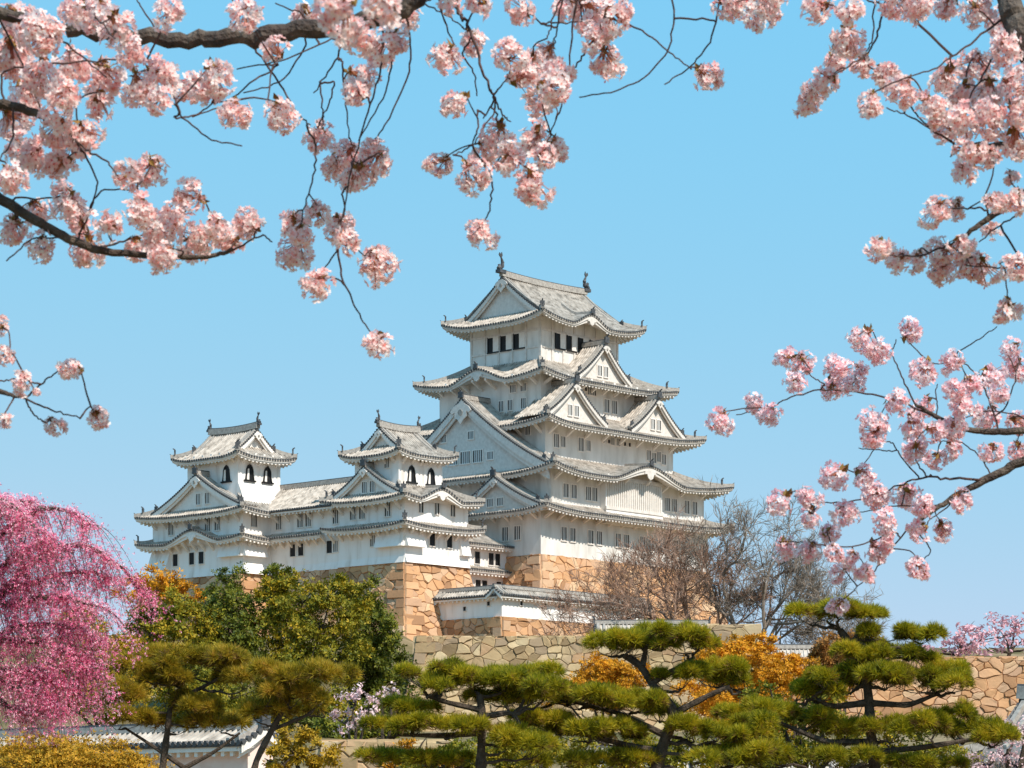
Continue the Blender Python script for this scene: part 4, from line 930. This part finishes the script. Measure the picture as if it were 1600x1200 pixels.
pine('small golden-green pine leaning right in front of the white wall end', 56, [[(392, 1240), (398, 1192), (425, 1140), (447, 1102), (455, 1080)], [(425, 1140), (480, 1118), (500, 1100)]],
     [(415, 1080, 48, 24), (470, 1062, 58, 26), (508, 1095, 36, 26), (402, 1112, 36, 18), (465, 1112, 40, 18), (440, 1050, 40, 16)], PINE2, .10)
pine('low wide pine with a straight dark trunk in front of the terrace wall', 62, [[(752, 1240), (751, 1196), (753, 1140), (752, 1100), (748, 1086)], [(752, 1110), (700, 1098), (668, 1088)], [(752, 1120), (800, 1112), (820, 1145)], [(752, 1145), (690, 1150), (620, 1148)]],
     [(690, 1062, 44, 18), (740, 1056, 52, 17), (800, 1066, 60, 17), (855, 1076, 46, 15), (668, 1075, 28, 14), (605, 1135, 46, 17), (650, 1132, 40, 16), (700, 1138, 48, 18), (650, 1108, 36, 12), (620, 1188, 52, 17), (790, 1090, 48, 14), (830, 1165, 50, 22), (780, 1150, 36, 18), (680, 1190, 40, 14)], PINE, .17)
pine('middle right pine with a crooked trunk carrying three high tufted clouds', 64, [[(1022, 1240), (1026, 1196), (1040, 1150), (1058, 1112), (1034, 1085), (1016, 1068), (1004, 1040), (975, 1024)], [(1004, 1040), (1010, 1010)], [(1016, 1068), (1055, 1046), (1080, 1030)], [(1058, 1112), (1110, 1085), (1140, 1072)], [(1040, 1150), (970, 1115), (890, 1095)], [(1032, 1175), (960, 1160), (900, 1145)]],
     [(950, 1004, 42, 22), (985, 1010, 36, 20), (1040, 996, 44, 20), (1092, 996, 44, 18), (1070, 1008, 40, 14), (1065, 1058, 40, 18), (1115, 1052, 52, 22), (1158, 1062, 42, 20), (830, 1092, 46, 16), (885, 1086, 52, 17), (945, 1090, 50, 17), (1000, 1098, 44, 17), (1030, 1112, 36, 18), (865, 1128, 44, 18), (915, 1140, 52, 20), (965, 1148, 44, 18), (1085, 1140, 44, 20), (1140, 1150, 48, 20), (1190, 1130, 36, 18), (970, 1190, 52, 16), (1120, 1185, 56, 18), (1180, 1178, 44, 18), (870, 1190, 40, 14)], PINE, .18)
pine('tall layered pine at the right with a thick straight trunk', 66, [[(1368, 1240), (1367, 1198), (1360, 1140), (1358, 1095), (1352, 1050), (1330, 1008), (1312, 984)], [(1330, 1008), (1345, 985)], [(1358, 1098), (1420, 1102), (1462, 1085)], [(1358, 1098), (1300, 1105), (1270, 1090)], [(1364, 1160), (1290, 1160), (1220, 1130)], [(1366, 1175), (1440, 1168), (1520, 1155)]],
     [(1265, 960, 34, 16), (1310, 952, 44, 16), (1355, 965, 34, 15), (1385, 990, 40, 14), (1440, 994, 38, 13), (1350, 1022, 40, 16), (1405, 1018, 48, 17), (1445, 1030, 30, 13), (1325, 1062, 44, 20), (1385, 1056, 56, 22), (1445, 1062, 52, 21), (1492, 1070, 28, 14), (1240, 1080, 40, 18), (1285, 1078, 38, 18), (1165, 1115, 40, 17), (1215, 1112, 50, 18), (1262, 1122, 38, 16), (1320, 1145, 44, 22), (1390, 1140, 40, 22), (1455, 1135, 44, 22), (1505, 1140, 50, 22), (1555, 1152, 42, 16), (1450, 1195, 56, 14), (1180, 1180, 42, 18), (1310, 1185, 44, 16)], PINE, .2)

# ------------------------------------------------------------------ bare winter trees beside the keep
def grow(m, p, d, L, r, lev, rng, spread, up, ends):
    seg = 5; pts = [p]; dd = d
    for i in range(seg):
        dd = dd + rng.normal(size=3) * .12 + np.array([0, 0, up * .06]); dd /= np.linalg.norm(dd); pts.append(pts[-1] + dd * L / seg)
    m.tube(pts, np.linspace(r, r * .62, seg + 1), 6 if lev > 3 else (4 if lev > 1 else 3))
    if lev <= 1: ends.append((np.array(pts), dd, L))
    if lev == 0: return
    k = 3 if lev > 2 else 4
    for j in range(k):
        t = seg if j == 0 else int(rng.integers(2, seg + 1)); b = pts[t]
        nd = dd + rng.normal(size=3) * spread; nd[2] += up * .14; nd /= np.linalg.norm(nd)
        grow(m, b, nd, L * rng.uniform(.66, .86), max(r * .58, .018), lev - 1, rng, spread, up, ends)
def bare_tree(label, px, Y, stems, mt, seed, lev=5):
    x = (px - 800) / F * Y; zb = float(ground(x, Y)) - .2; t = thing('bare_tree', label, 'bare tree', (x, Y, zb)); o = np.array([x, Y, zb]); rng = np.random.default_rng(seed)
    m = MB(); ends = []
    for (dx, dz, L, r) in stems:
        d = np.array([dx, rng.uniform(-.3, .3), dz]); d /= np.linalg.norm(d)
        grow(m, o, d, L, r, lev, rng, .52, .36, ends)
    pp, dd = [], []
    for (pts, d, L) in ends:
        k = 5; q = rng.random(k) * (len(pts) - 1); pp.append(np.stack([np.interp(q, np.arange(len(pts)), pts[:, a]) for a in range(3)], 1)); dd.append(d + rng.normal(size=(k, 3)) * .6 + np.array([0, 0, .15]))
    pp, dd = np.concatenate(pp), np.concatenate(dd); n = len(pp)
    tv = np.array([(.017, 0, 0), (-.008, .015, 0), (-.008, -.015, 0), (.05, .02, .5), (.01, .05, .5), (.02, 0, 1.0)])
    m.inst(tv, [(np.array([[0, 1, 4, 3], [1, 2, 3, 4]]), 0), (np.array([[3, 4, 5]]), 0)], pp, zto(dd, rng), rng.uniform(.5, 1.15, n))
    m.obj('trunk', [mt], t, o); return t
bare_tree('russet brown bare tree with fine twigs before the stone base of the keep', 1110, 246, [(-1.1, .8, 4.9, .26), (-.45, 1.0, 4.5, .28), (-1.6, .42, 5.4, .22), (.45, .9, 4.0, .22), (-1.7, .16, 5.2, .18)], BARE_B, 5, 5)
bare_tree('dark grey leafless tree right of the keep against the sky', 1165, 243, [(.5, 1.1, 5.0, .30), (1.2, .85, 5.0, .24), (-.25, 1.2, 5.2, .26), (1.6, .40, 4.8, .18), (1.5, .12, 4.4, .15)], BARE_G, 9, 5)

bare_tree('small grey bare shrub at the right edge beside the pale pink cherry', 1585, 108, [(-.8, .8, 1.3, .05), (.3, 1, 1.4, .05), (-.2, 1.2, 1.4, .06)], BARE_G, 15, 3)
bare_tree('small dark bare shrub in front of the gatehouse roof at the right edge', 1530, 112, [(-.6, 1, 1.5, .05), (.5, 1, 1.5, .05), (0, 1.2, 1.7, .06)], BARE_G, 14, 3)
# ------------------------------------------------------------------ pink weeping cherry
def weeping():
    Y = 46; x = (-60 - 800) / F * Y; zb = float(ground(x, Y)); o = np.array([x, Y, zb])
    t = thing('weeping_cherry', 'deep pink weeping cherry cascading at the left edge', 'cherry tree', tuple(o)); m = MB(); cr = MB()
    top = W(-60, 1000, Y); limb(m, o, top, .28, .2, .04, 8, 8)
    limbs = [[(-60, 1000), (0, 930), (60, 905), (120, 890), (170, 905)], [(-60, 1000), (-10, 850), (40, 800), (90, 790), (140, 820)], [(-60, 1000), (20, 985), (80, 975), (130, 980), (160, 1005)],
             [(-60, 1000), (-30, 800), (10, 780), (50, 785)], [(0, 930), (70, 860), (130, 850), (180, 880), (222, 925)], [(-60, 1040), (30, 1050), (70, 1045), (105, 1075)], [(-60, 1000), (0, 890), (30, 860), (80, 840)], [(-60, 1060), (20, 1110), (70, 1110)], [(-60, 1000), (60, 1000), (100, 1015), (130, 1040)], [(-60, 940), (30, 940), (100, 930), (150, 950)], [(-60, 1030), (40, 1080), (70, 1085), (95, 1110)], [(-60, 820), (-10, 775), (20, 790), (60, 830)]]
    src = []
    for L in limbs:
        dy = R.uniform(-1.2, 1.2); p = np.array([W(a, b, Y + dy * i / len(L)) for i, (a, b) in enumerate(L)]); u = np.linspace(0, len(p) - 1, 16)
        q = np.stack([np.interp(u, np.arange(len(p)), p[:, i]) for i in range(3)], 1); q[1:-1] = (q[:-2] + 2 * q[1:-1] + q[2:]) / 4
        q += NR.normal(size=q.shape) * .02; m.tube(q, np.linspace(.075, .02, 16), 6); src.append(q)
    src = np.concatenate(src); P_, D_ = [], []
    for i in range(1000):
        a = src[NR.integers(0, len(src))]; d = NR.normal(size=3).clip(-1.3, 1.3) * .8; d[2] = abs(d[2]) * .5 + .05; d[0] += .35
        L = min(R.uniform(.25, 1.5) ** 1.15, a[2] - 2.7 - R.random() * .6)
        if L < .12: continue
        s_ = np.linspace(0, 1, 9)[:, None]
        p = a + d * .55 * s_ * min(1, L) + np.array([NR.normal() * .12, 0, -1.0]) * L * s_ ** 1.8; p[:, 2] = np.maximum(p[:, 2], zb + .8)
        lim = EYE  # twigs
        m.tube(p, np.linspace(.008, .003, 9), 3)
        n = int(34 * L + 14); uu = NR.random(n) * 8; q = np.stack([np.interp(uu, np.arange(9), p[:, j]) for j in range(3)], 1) + NR.normal(size=(n, 3)) * .06
        P_.append(q)
    q = np.concatenate(P_); n = len(q); cr.inst(*sprig_t(4), q, rots(n), NR.uniform(.026, .050, n))
    m.obj('trunk', [BARKC], t, o); cr.obj('crown', [PINKW], t, o)
weeping()

# ------------------------------------------------------------------ blossoming cherry boughs close to the viewer
PET = mat('cherry_petals', [(.99, .48, .46), (1, .69, .65), (1, .83, .79), (1, .94, .91)], .6, 8, 3, island=.7, trans=.42, spec=.15)
PETP = mat('pink_cherry_petals', [(.99, .46, .49), (1, .66, .68), (1, .81, .82), (1, .93, .93)], .6, 8, 3, island=.7, trans=.42, spec=.15)
EYEC = mat('blossom_centre', [(.70, .12, .14), (.85, .30, .22)], .7, 30)
STALK = mat('blossom_stalk', [(.34, .09, .07), (.48, .20, .10)], .7, 30)
BRACT = mat('blossom_bract', [(.16, .10, .02), (.28, .14, .03)], .7, 30)
def flower_t():
    v, f, g2 = [], [], []
    for i in range(5):
        a = i * 2 * math.pi / 5
        def rot(x, y, z): return (x * math.cos(a) - y * math.sin(a), x * math.sin(a) + y * math.cos(a), z)
        o = len(v)
        v += [rot(.06, 0, 0), rot(.55, -.37, .20), rot(.97, -.20, .33), rot(.86, 0, .24), rot(.97, .20, .33), rot(.55, .37, .20), rot(.5, 0, .06)]
        f += [[o, o + 1, o + 6], [o + 1, o + 2, o + 3], [o + 1, o + 3, o + 6], [o + 6, o + 3, o + 5], [o + 3, o + 4, o + 5], [o, o + 6, o + 5]]
    o = len(v)
    v += [(0, 0, .05)] + [(.20 * math.cos(t), .20 * math.sin(t), .17) for t in np.arange(5) * 1.2566]
    g2 = [[o, o + 1 + i, o + 1 + (i + 1) % 5] for i in range(5)]
    return np.array(v), [(np.array(f), 0), (np.array(g2), 1)]
FLOWER = flower_t()
def bud_t():
    v = [(0, 0, 1)] + [(.3 * math.cos(t), .3 * math.sin(t), .45) for t in np.arange(4) * 1.5708] + [(0, 0, 0)]
    return np.array(v), [(np.array([[0, 1 + i, 1 + (i + 1) % 4] for i in range(4)] + [[5, 1 + (i + 1) % 4, 1 + i] for i in range(4)]), 1)]
BUD = bud_t()
def cluster_mesh(r, n, seed, pet):
    """umbel of blossoms hanging below its attachment point (the origin)"""
    rng = np.random.default_rng(seed); m = MB(); k = max(2, int(r / .03))
    sub = rng.normal(size=(k, 3)); sub /= np.linalg.norm(sub, axis=1, keepdims=True); sub *= rng.random((k, 1)) ** .4 * r * .36; sub[:, 2] -= r * .72
    pos, dr = [], []
    for i in range(n):
        c = sub[i % k]; d = rng.normal(size=3); d /= np.linalg.norm(d); d[2] -= .15; d /= np.linalg.norm(d); pos.append(c + d * r * rng.uniform(.42, .66)); dr.append(d)
    pos, dr = np.array(pos), np.array(dr)
    m.inst(*FLOWER, pos, zto(dr + rng.normal(size=dr.shape) * .35, rng), rng.uniform(.0155, .0205, n))
    nb = n // 9; i = rng.integers(0, n, nb); m.inst(*BUD, pos[i] * 1.02 + rng.normal(size=(nb, 3)) * r * .06, zto(dr[i], rng), rng.uniform(.009, .014, nb))
    for i in range(n):
        if rng.random() < .6: m.tube([rng.normal(size=3) * .006 + np.array([0, 0, -r * .08]), (pos[i] * .55 + np.array([0, 0, -r * .1])), pos[i]], [.0016, .0013, .0016], 3, 2)
    for i in range(5): m.inst(*leaf_t(), rng.normal(size=(1, 3)) * .008 + np.array([0, 0, -r * .1]), rots(1, rng=rng), [rng.uniform(.025, .045)], 3); 
    for a in m.f[-5:]: pass
    m.f[-5:] = [(a, 3) for a, _ in m.f[-5:]]
    return m.mesh('blossom_cluster', [pet, EYEC, STALK, BRACT])
CLM = {}
for pn, pt in (('a', PET), ('b', PETP)):
    CLM[pn] = [(.055, [cluster_mesh(.055, 30, 100 + i, pt) for i in range(4)]), (.075, [cluster_mesh(.075, 50, 110 + i, pt) for i in range(5)]), (.10, [cluster_mesh(.10, 88, 120 + i, pt) for i in range(3)])]

def cherry(label, base, limbs, twigs, clusters, Y, kind, off=()):
    """limbs: (radius0, radius1, [(px, py, Y) or world points]); twigs: pixel polylines; clusters: (px, py, radius px[, dY])"""
    base = np.asarray(base, float); t = thing('cherry_tree', label, 'cherry tree', tuple(base)); wm = MB(); net = []
    def dense(p, n, jit):
        p = np.array(p); u = np.linspace(0, len(p) - 1, n); q = np.stack([np.interp(u, np.arange(len(p)), p[:, i]) for i in range(3)], 1)
        for _ in range(2): q[1:-1] = (q[:-2] + 2 * q[1:-1] + q[2:]) / 4
        q[1:-1] += NR.normal(size=(n - 2, 3)) * jit; return q
    for (r0, r1, pts) in limbs:
        p = [np.array(a[1:]) if a[0] == 'w' else W(a[0], a[1], a[2]) for a in pts]; n = 6 * len(p)
        q = dense(p, n, r1 * .25); nz = np.convolve(NR.normal(size=n + 8), np.ones(9) / 9, 'valid'); wm.tube(q, np.linspace(r0, r1, n) * (1 + .16 * nz), 10)
        net += list(q[n // 4 if pts[0][0] == 'w' else 0:])
    tw = wm; n_wood = len(wm.f)
    for line in twigs:
        w0 = line[0] if isinstance(line[0], (int, float)) else None
        pts = line[1:] if w0 else line; r0 = w0 or .006
        dys = R.uniform(-.35, .35); p = [W(a, b, Y + dys * (i / max(1, len(pts) - 1))) for i, (a, b) in enumerate(pts)]; N_ = np.array(net); a0 = N_[np.argmin(np.linalg.norm((N_ - p[0]) * np.array([1, .4, 1]), axis=1))]; p = ([a0] + p) if np.linalg.norm(a0 - p[0]) > .015 else p; n = max(8, 5 * len(p))
        q = dense(p, n, r0 * .5); tw.tube(q, np.linspace(r0, max(r0 * .45, .0028), n), 5); net += list(q)
    cs = []
    for c in clusters:
        bx, by, br = c[:3]; dy = c[3] if len(c) > 3 else R.uniform(-.35, .35); cs.append((W(bx, by, Y + dy), br * (Y + dy) / F))
    todo = list(range(len(cs))); N = np.array(net)
    while todo:                                                     # join every cluster to the nearest wood, nearest first
        C_ = np.array([cs[i][0] for i in todo]); D = np.linalg.norm((C_[:, None] - N[None]) * np.array([1, .5, 1]), axis=2); a = np.unravel_index(np.argmin(D), D.shape); i = todo.pop(a[0]); c, r = cs[i]
        src = N[a[1]]; dv = src - c; dist = np.linalg.norm(dv); dn = dv / (dist + 1e-6)
        aim = dn * .8 + np.array([0, 0, .75]) + NR.normal(size=3) * .3; aim /= np.linalg.norm(aim)
        att = c + aim * r * .7
        if dist > .02:
            q = dense([src, src * .5 + att * .5 + NR.normal(size=3) * dist * .08 + np.array([0, 0, .05 * dist]), att], 7, .001); tw.tube(q, np.linspace(.0042, .0028, 7), 4); N = np.concatenate([N, q])
        sz = min(CLM[kind], key=lambda k: abs(k[0] - r)); me = R.choice(sz[1])
        o = link('blossom_cluster', me, t, tuple(att - base)); o.scale = (r / sz[0] * 1.22,) * 3
        o.rotation_mode = 'QUATERNION'; o.rotation_quaternion = Vector(aim).to_track_quat('Z', 'Y') @ Vector((0, 0, 1)).to_track_quat('Z', 'Y') @ __import__('mathutils').Quaternion((0, 0, 1), R.uniform(0, 6.28))
    wm.f[n_wood:] = [(a, 1) for a, _ in wm.f[n_wood:]]
    wm.obj('branches', [BARKC, TWIG], t, base)
    return t

L_ = [(30, 30, 40), (75, 55, 42), (20, 85, 42), (62, 108, 38), (112, 95, 34), (150, 20, 34), (185, 38, 32), (118, 12, 28), (45, 148, 34), (88, 200, 36), (20, 190, 34), (60, 245, 32), (112, 232, 34), (35, 232, 32), (92, 262, 26), (132, 212, 28), (14, 272, 28),
      (165, 118, 34), (212, 138, 32), (258, 112, 32), (298, 135, 30), (340, 120, 32), (322, 148, 26), (250, 158, 22), (370, 176, 28), (440, 177, 31), (265, 18, 28), (380, 22, 30), (430, 76, 22), (160, 160, 26), (200, 85, 28), (100, 150, 30)]
cherry('blossoming cherry with a thick dark bough across the top left corner', (-2.6, 5.0, 0), [(.16, .06, [('w', -2.6, 5.0, -.1), ('w', -2.6, 5.2, 2.2), ('w', -2.5, 7.0, 4.2), (-260, 20, 9.0), (-60, 10, 10.2)]), (.03, .012, [(-60, 10, 10.2), (40, 28, 10.2), (95, 46, 10.2)]),
        (.028, .012, [(-200, 120, 9.6), (-60, 160, 10.2), (20, 165, 10.2), (90, 190, 10.2)])],
       [[.006, (90, 190), (130, 230), (165, 250), (185, 275)], [.005, (130, 235), (155, 290), (140, 325)], [.005, (0, 110), (70, 100), (150, 95), (230, 92)], [.006, (120, 0), (150, 30), (180, 60)], [.005, (20, 165), (20, 220), (0, 250)], [.006, (0, 20), (60, 40), (120, 80), (165, 120)], [.005, (-10, 10), (50, 130), (70, 195), (60, 240)],
        [.0045, (270, 150), (285, 185), (330, 220), (378, 228)], [.0045, (270, 185), (310, 180), (345, 150)]], L_, 10.2, 'a')
L2 = [(195, 270, 26), (236, 264, 30), (216, 328, 31), (276, 342, 33), (304, 306, 28), (108, 322, 29), (124, 354, 29), (64, 385, 26), (140, 385, 29), (215, 388, 24), (262, 400, 28), (300, 386, 24), (312, 374, 28), (358, 380, 27), (393, 354, 27), (20, 355, 28), (175, 355, 24), (245, 360, 28), (340, 355, 22), (60, 330, 24), (95, 300, 20),
      (3, 508, 14), (5, 555, 17), (35, 595, 19), (112, 577, 21), (153, 650, 21), (85, 663, 17), (5, 655, 14), (55, 613, 8)]
cherry('blossoming cherry with a drooping bough of blossom at the left edge, below the thick bough', (-3.4, 9.0, 0), [(.15, .07, [('w', -3.4, 9.0, -.1), ('w', -3.3, 9.2, 1.8), ('w', -3.0, 9.8, 3.2), (-240, 240, 10.4)]), (.026, .007, [(-240, 240, 10.4), (-30, 292, 10.4), (40, 335, 10.4), (100, 370, 10.4), (150, 390, 10.4), (230, 400, 10.4), (330, 402, 10.4), (365, 390, 10.4)]),
        (.02, .006, [(-200, 500, 10.4), (-40, 600, 10.4), (0, 612, 10.4), (38, 622, 10.4)])],
       [[.005, (140, 325), (160, 295), (210, 297)], [.005, (150, 388), (200, 375), (250, 355)], [.005, (20, 310), (70, 310), (110, 306)], [.004, (100, 370), (50, 372), (10, 408)], [.004, (365, 390), (410, 365), (425, 378)], [.0045, (38, 622), (65, 600), (90, 580)], [.0045, (38, 622), (80, 640), (125, 654)], [.004, (38, 622), (50, 645), (65, 657)], [.004, (-20, 595), (10, 595), (25, 592)], [.004, (230, 398), (235, 350), (270, 320)]], L2, 10.4, 'a')
M_ = [(503, 215, 27), (545, 250, 36), (585, 248, 34), (525, 262, 26), (557, 275, 28), (455, 355, 28), (463, 392, 29), (492, 336, 22), (530, 348, 28), (537, 376, 24), (593, 412, 35), (499, 445, 28), (595, 540, 25), (560, 125, 28), (552, 148, 24), (558, 60, 34), (612, 62, 32), (590, 88, 28), (475, 25, 24), (530, 10, 44, -3.5), (600, 8, 38, -3.5), (640, 20, 28), (470, 368, 22),
      (695, 90, 28), (742, 62, 24), (795, 85, 30), (855, 90, 30), (815, 120, 28), (862, 138, 33), (830, 100, 26), (718, 163, 26), (783, 208, 28), (830, 213, 28), (866, 232, 23), (688, 255, 21), (733, 270, 30), (795, 253, 30), (830, 288, 32), (762, 235, 24), (850, 250, 24), (750, 362, 26), (945, 92, 31), (925, 22, 42), (962, 20, 32), (935, 55, 26), (815, 18, 26), (755, 2, 24), (700, 2, 22), (890, 12, 26), (1100, 120, 26), (1140, 5, 32), (1182, 16, 32), (1205, 2, 26), (840, 160, 28), (875, 112, 24)]
cherry('blossoming cherry hanging long bare twigs and pompons over the top centre', (.9, -2.2, 0), [(.15, .09, [('w', .9, -2.2, -.1), ('w', .8, -2.0, 2.2), ('w', .6, 0, 4.4), ('w', .3, 5, 5.4), (760, -190, 10.2)]), (.045, .028, [(760, -190, 10.2), (690, -40, 10.6), (640, 12, 10.6), (560, 32, 10.6), (480, 46, 10.6), (400, 58, 10.6), (300, 63, 10.6), (200, 56, 10.6), (105, 48, 10.6)]),
        (.03, .012, [(760, -190, 10.2), (900, -120, 10.8), (1040, -60, 10.8), (1180, -30, 10.8)])],
       [[.006, (390, 62), (430, 120), (470, 185), (485, 195)], [.006, (545, 40), (520, 105), (490, 145)], [.0045, (500, 130), (505, 165), (505, 195)], [.0045, (525, 125), (515, 160), (500, 190)], [.005, (535, 95), (540, 150), (545, 215)], [.005, (600, 70), (590, 130), (570, 190), (545, 280), (530, 370)], [.005, (640, 50), (642, 110), (600, 200), (580, 225)], [.0045, (615, 90), (600, 150), (560, 220)],
        [.005, (495, 230), (490, 280), (472, 340)], [.005, (530, 385), (500, 430)], [.005, (528, 390), (535, 440), (560, 490), (582, 525)], [.0045, (535, 300), (540, 330), (530, 350)], [.004, (555, 385), (570, 400)],
        [.0045, (440, 100), (390, 130), (350, 165), (300, 183)], [.0045, (480, 70), (440, 130), (380, 145)], [.004, (520, 60), (440, 95), (370, 108)], [.005, (490, 50), (470, 20), (430, 5)], [.005, (250, 55), (220, 10), (210, -10)], [.005, (180, 55), (140, 20), (120, -10)], [.005, (350, 55), (370, 20), (360, -10)],
        [.009, (695, -20), (720, 25), (730, 35), (755, 110), (772, 150), (775, 185)], [.005, (772, 150), (785, 180), (798, 190)], [.0045, (772, 155), (755, 185)], [.005, (680, -15), (700, 50), (712, 72)], [.004, (660, 5), (700, 25), (722, 42)], [.0045, (722, 85), (742, 115), (745, 150)], [.0045, (745, 170), (748, 205), (735, 230), (708, 242)], [.004, (774, 175), (755, 200), (742, 225)],
        [.005, (770, 280), (766, 320), (757, 355)], [.006, (905, -10), (895, 30), (890, 115), (885, 120)], [.007, (960, -10), (930, 60), (905, 95), (890, 118)], [.005, (885, 125), (878, 165), (860, 208)], [.0045, (860, 210), (840, 260)], [.0045, (880, -10), (870, 50), (865, 70)],
        [.0045, (1050, -10), (1055, 30), (1045, 80), (1010, 120), (960, 145), (905, 152)], [.0045, (840, 36), (870, 36), (910, 34)], [.0045, (985, 38), (1020, 60), (1050, 85), (1080, 108)], [.0045, (1120, 30), (1110, 65), (1080, 105), (1038, 132)], [.005, (880, -15), (860, 40), (855, 60)]], M_, 10.8, 'a')
TR_ = [(1280, 15, 27), (1325, 55, 29), (1303, 92, 21), (1345, 100, 21), (1290, 130, 24), (1265, 155, 23), (1272, 145, 20), (1400, 0, 34), (1440, 5, 28), (1480, 8, 27), (1525, 12, 29), (1570, 30, 34), (1385, 120, 26), (1412, 142, 29), (1360, 160, 23), (1452, 165, 27), (1482, 120, 27), (1525, 105, 34), (1570, 70, 34), (1548, 145, 34), (1590, 130, 34), (1500, 190, 31), (1545, 185, 34), (1590, 215, 31), (1520, 235, 23), (1545, 245, 23), (1510, 272, 23), (1580, 275, 14), (1500, 150, 28), (1590, 170, 28), (1330, 15, 24), (1320, 70, 22),
       (1465, 328, 27), (1495, 322, 17), (1555, 315, 19), (1588, 312, 24), (1545, 360, 17), (1370, 388, 23), (1402, 405, 23), (1435, 405, 18), (1470, 390, 27), (1500, 385, 23), (1470, 420, 25), (1532, 418, 29), (1585, 415, 27), (1575, 485, 24), (1510, 410, 24), (1480, 200, 24), (1465, 180, 20)]
cherry('blossoming cherry filling the top right corner, heavy pale blossom on a black limb', (3.9, 10.5, 0), [(.13, .034, [('w', 3.9, 10.5, -.1), ('w', 3.8, 10.6, 2.0), ('w', 3.3, 10.7, 3.6), (1660, 160, 10.8), (1600, 60, 10.9), (1572, -10, 11.0), (1540, -120, 11.1)]), (.03, .010, [(1660, 160, 10.8), (1600, 235, 11), (1565, 225, 11), (1510, 238, 11)]), (.028, .008, [('w', 3.42, 10.65, 3.3), (1700, 290, 11), (1600, 300, 11), (1540, 345, 11), (1490, 380, 11)])],
       [[.005, (1510, 238), (1460, 205), (1420, 180), (1385, 168)], [.006, (1550, 42), (1500, 80), (1465, 105), (1420, 120)], [.0045, (1420, 160), (1440, 190), (1490, 225)], [.006, (1385, -10), (1375, 40), (1360, 80), (1325, 105), (1300, 118)], [.0045, (1365, 0), (1365, 60), (1350, 85)], [.004, (1340, -10), (1330, 30), (1320, 45)], [.0045, (1600, 200), (1550, 215), (1500, 235), (1485, 245)], [.005, (1540, 325), (1500, 325), (1475, 325)],
        [.005, (1490, 380), (1440, 400), (1400, 400), (1380, 395)], [.005, (1600, 330), (1560, 355), (1530, 378)], [.005, (1600, 415), (1560, 418), (1510, 415)], [.006, (1600, 20), (1540, 110), (1510, 160), (1500, 185)]], TR_, 11.0, 'a')
RB_ = [(1127, 657, 23), (1177, 633, 19), (1205, 648, 21), (1225, 556, 20), (1255, 565, 21), (1240, 600, 19), (1305, 575, 25), (1300, 610, 21), (1335, 600, 21), (1350, 525, 23), (1370, 545, 23), (1424, 518, 21), (1400, 630, 21), (1440, 580, 25), (1490, 565, 21), (1445, 632, 19), (1490, 610, 21), (1505, 635, 25), (1422, 665, 25), (1460, 675, 19), (1490, 668, 25), (1545, 650, 23), (1550, 590, 25), (1580, 545, 19), (1588, 580, 24), (1365, 672, 31), (1430, 705, 23), (1460, 718, 17), (1488, 700, 19), (1550, 705, 19), (1310, 745, 25), (1350, 742, 21), (1367, 775, 27), (1225, 785, 24), (1262, 775, 21), (1270, 805, 19), (1322, 803, 24), (1415, 775, 25), (1440, 790, 21), (1297, 835, 19), (1378, 815, 23), (1385, 840, 17), (1435, 830, 19), (1472, 825, 19), (1500, 780, 19), (1225, 855, 21), (1265, 860, 21), (1303, 862, 16), (1330, 872, 15), (1365, 860, 21), (1312, 895, 15), (1350, 895, 19), (1434, 885, 19), (1310, 945, 17), (1592, 660, 24), (1592, 700, 19), (1520, 600, 20), (1560, 620, 20), (1345, 575, 14)]
cherry('pinker blossoming cherry branch reaching in from the right beside the keep', (5.4, 13.4, 0), [(.14, .045, [('w', 5.4, 13.4, -.1), ('w', 5.3, 13.6, 1.6), ('w', 4.6, 14, 2.9), (1720, 690, 14.2)]), (.030, .010, [(1720, 690, 14.2), (1600, 718, 14.2), (1550, 745, 14.2), (1500, 770, 14.2), (1455, 800, 14.2), (1425, 820, 14.2)]), (.026, .008, [(1720, 690, 14.2), (1640, 670, 14.2), (1560, 675, 14.2), (1510, 672, 14.2), (1460, 650, 14.2), (1430, 632, 14.2)])],
       [[.008, (1545, 750), (1490, 748), (1450, 745), (1410, 755), (1370, 775)], [.006, (1460, 650), (1400, 625), (1340, 612), (1280, 608), (1230, 622), (1200, 640), (1150, 648)], [.005, (1430, 632), (1410, 590), (1393, 555), (1400, 530)], [.005, (1435, 745), (1405, 710), (1395, 690), (1375, 690), (1340, 740)], [.006, (1450, 745), (1430, 720), (1430, 690)], [.005, (1425, 820), (1390, 860), (1365, 895), (1320, 935)], [.005, (1430, 828), (1450, 850), (1455, 862), (1440, 878)], [.005, (1400, 830), (1340, 855), (1280, 850), (1270, 855)],
        [.005, (1370, 775), (1320, 785), (1280, 785), (1240, 775)], [.006, (1560, 675), (1545, 620), (1520, 575), (1490, 562)], [.0045, (1495, 550), (1530, 530), (1558, 510)], [.005, (1570, 640), (1590, 590), (1575, 555)], [.004, (1465, 640), (1462, 610), (1465, 600)], [.004, (1395, 705), (1360, 702), (1342, 700)], [.005, (1500, 770), (1470, 800), (1450, 815)], [.005, (1600, 650), (1540, 640), (1480, 665)], [.0045, (1550, 745), (1530, 710), (1500, 690), (1470, 690)], [.0045, (1290, 600), (1270, 590), (1262, 580)], [.0045, (1270, 806), (1255, 790)], [.0045, (1470, 790), (1400, 790), (1340, 800)]], RB_, 14.2, 'b')
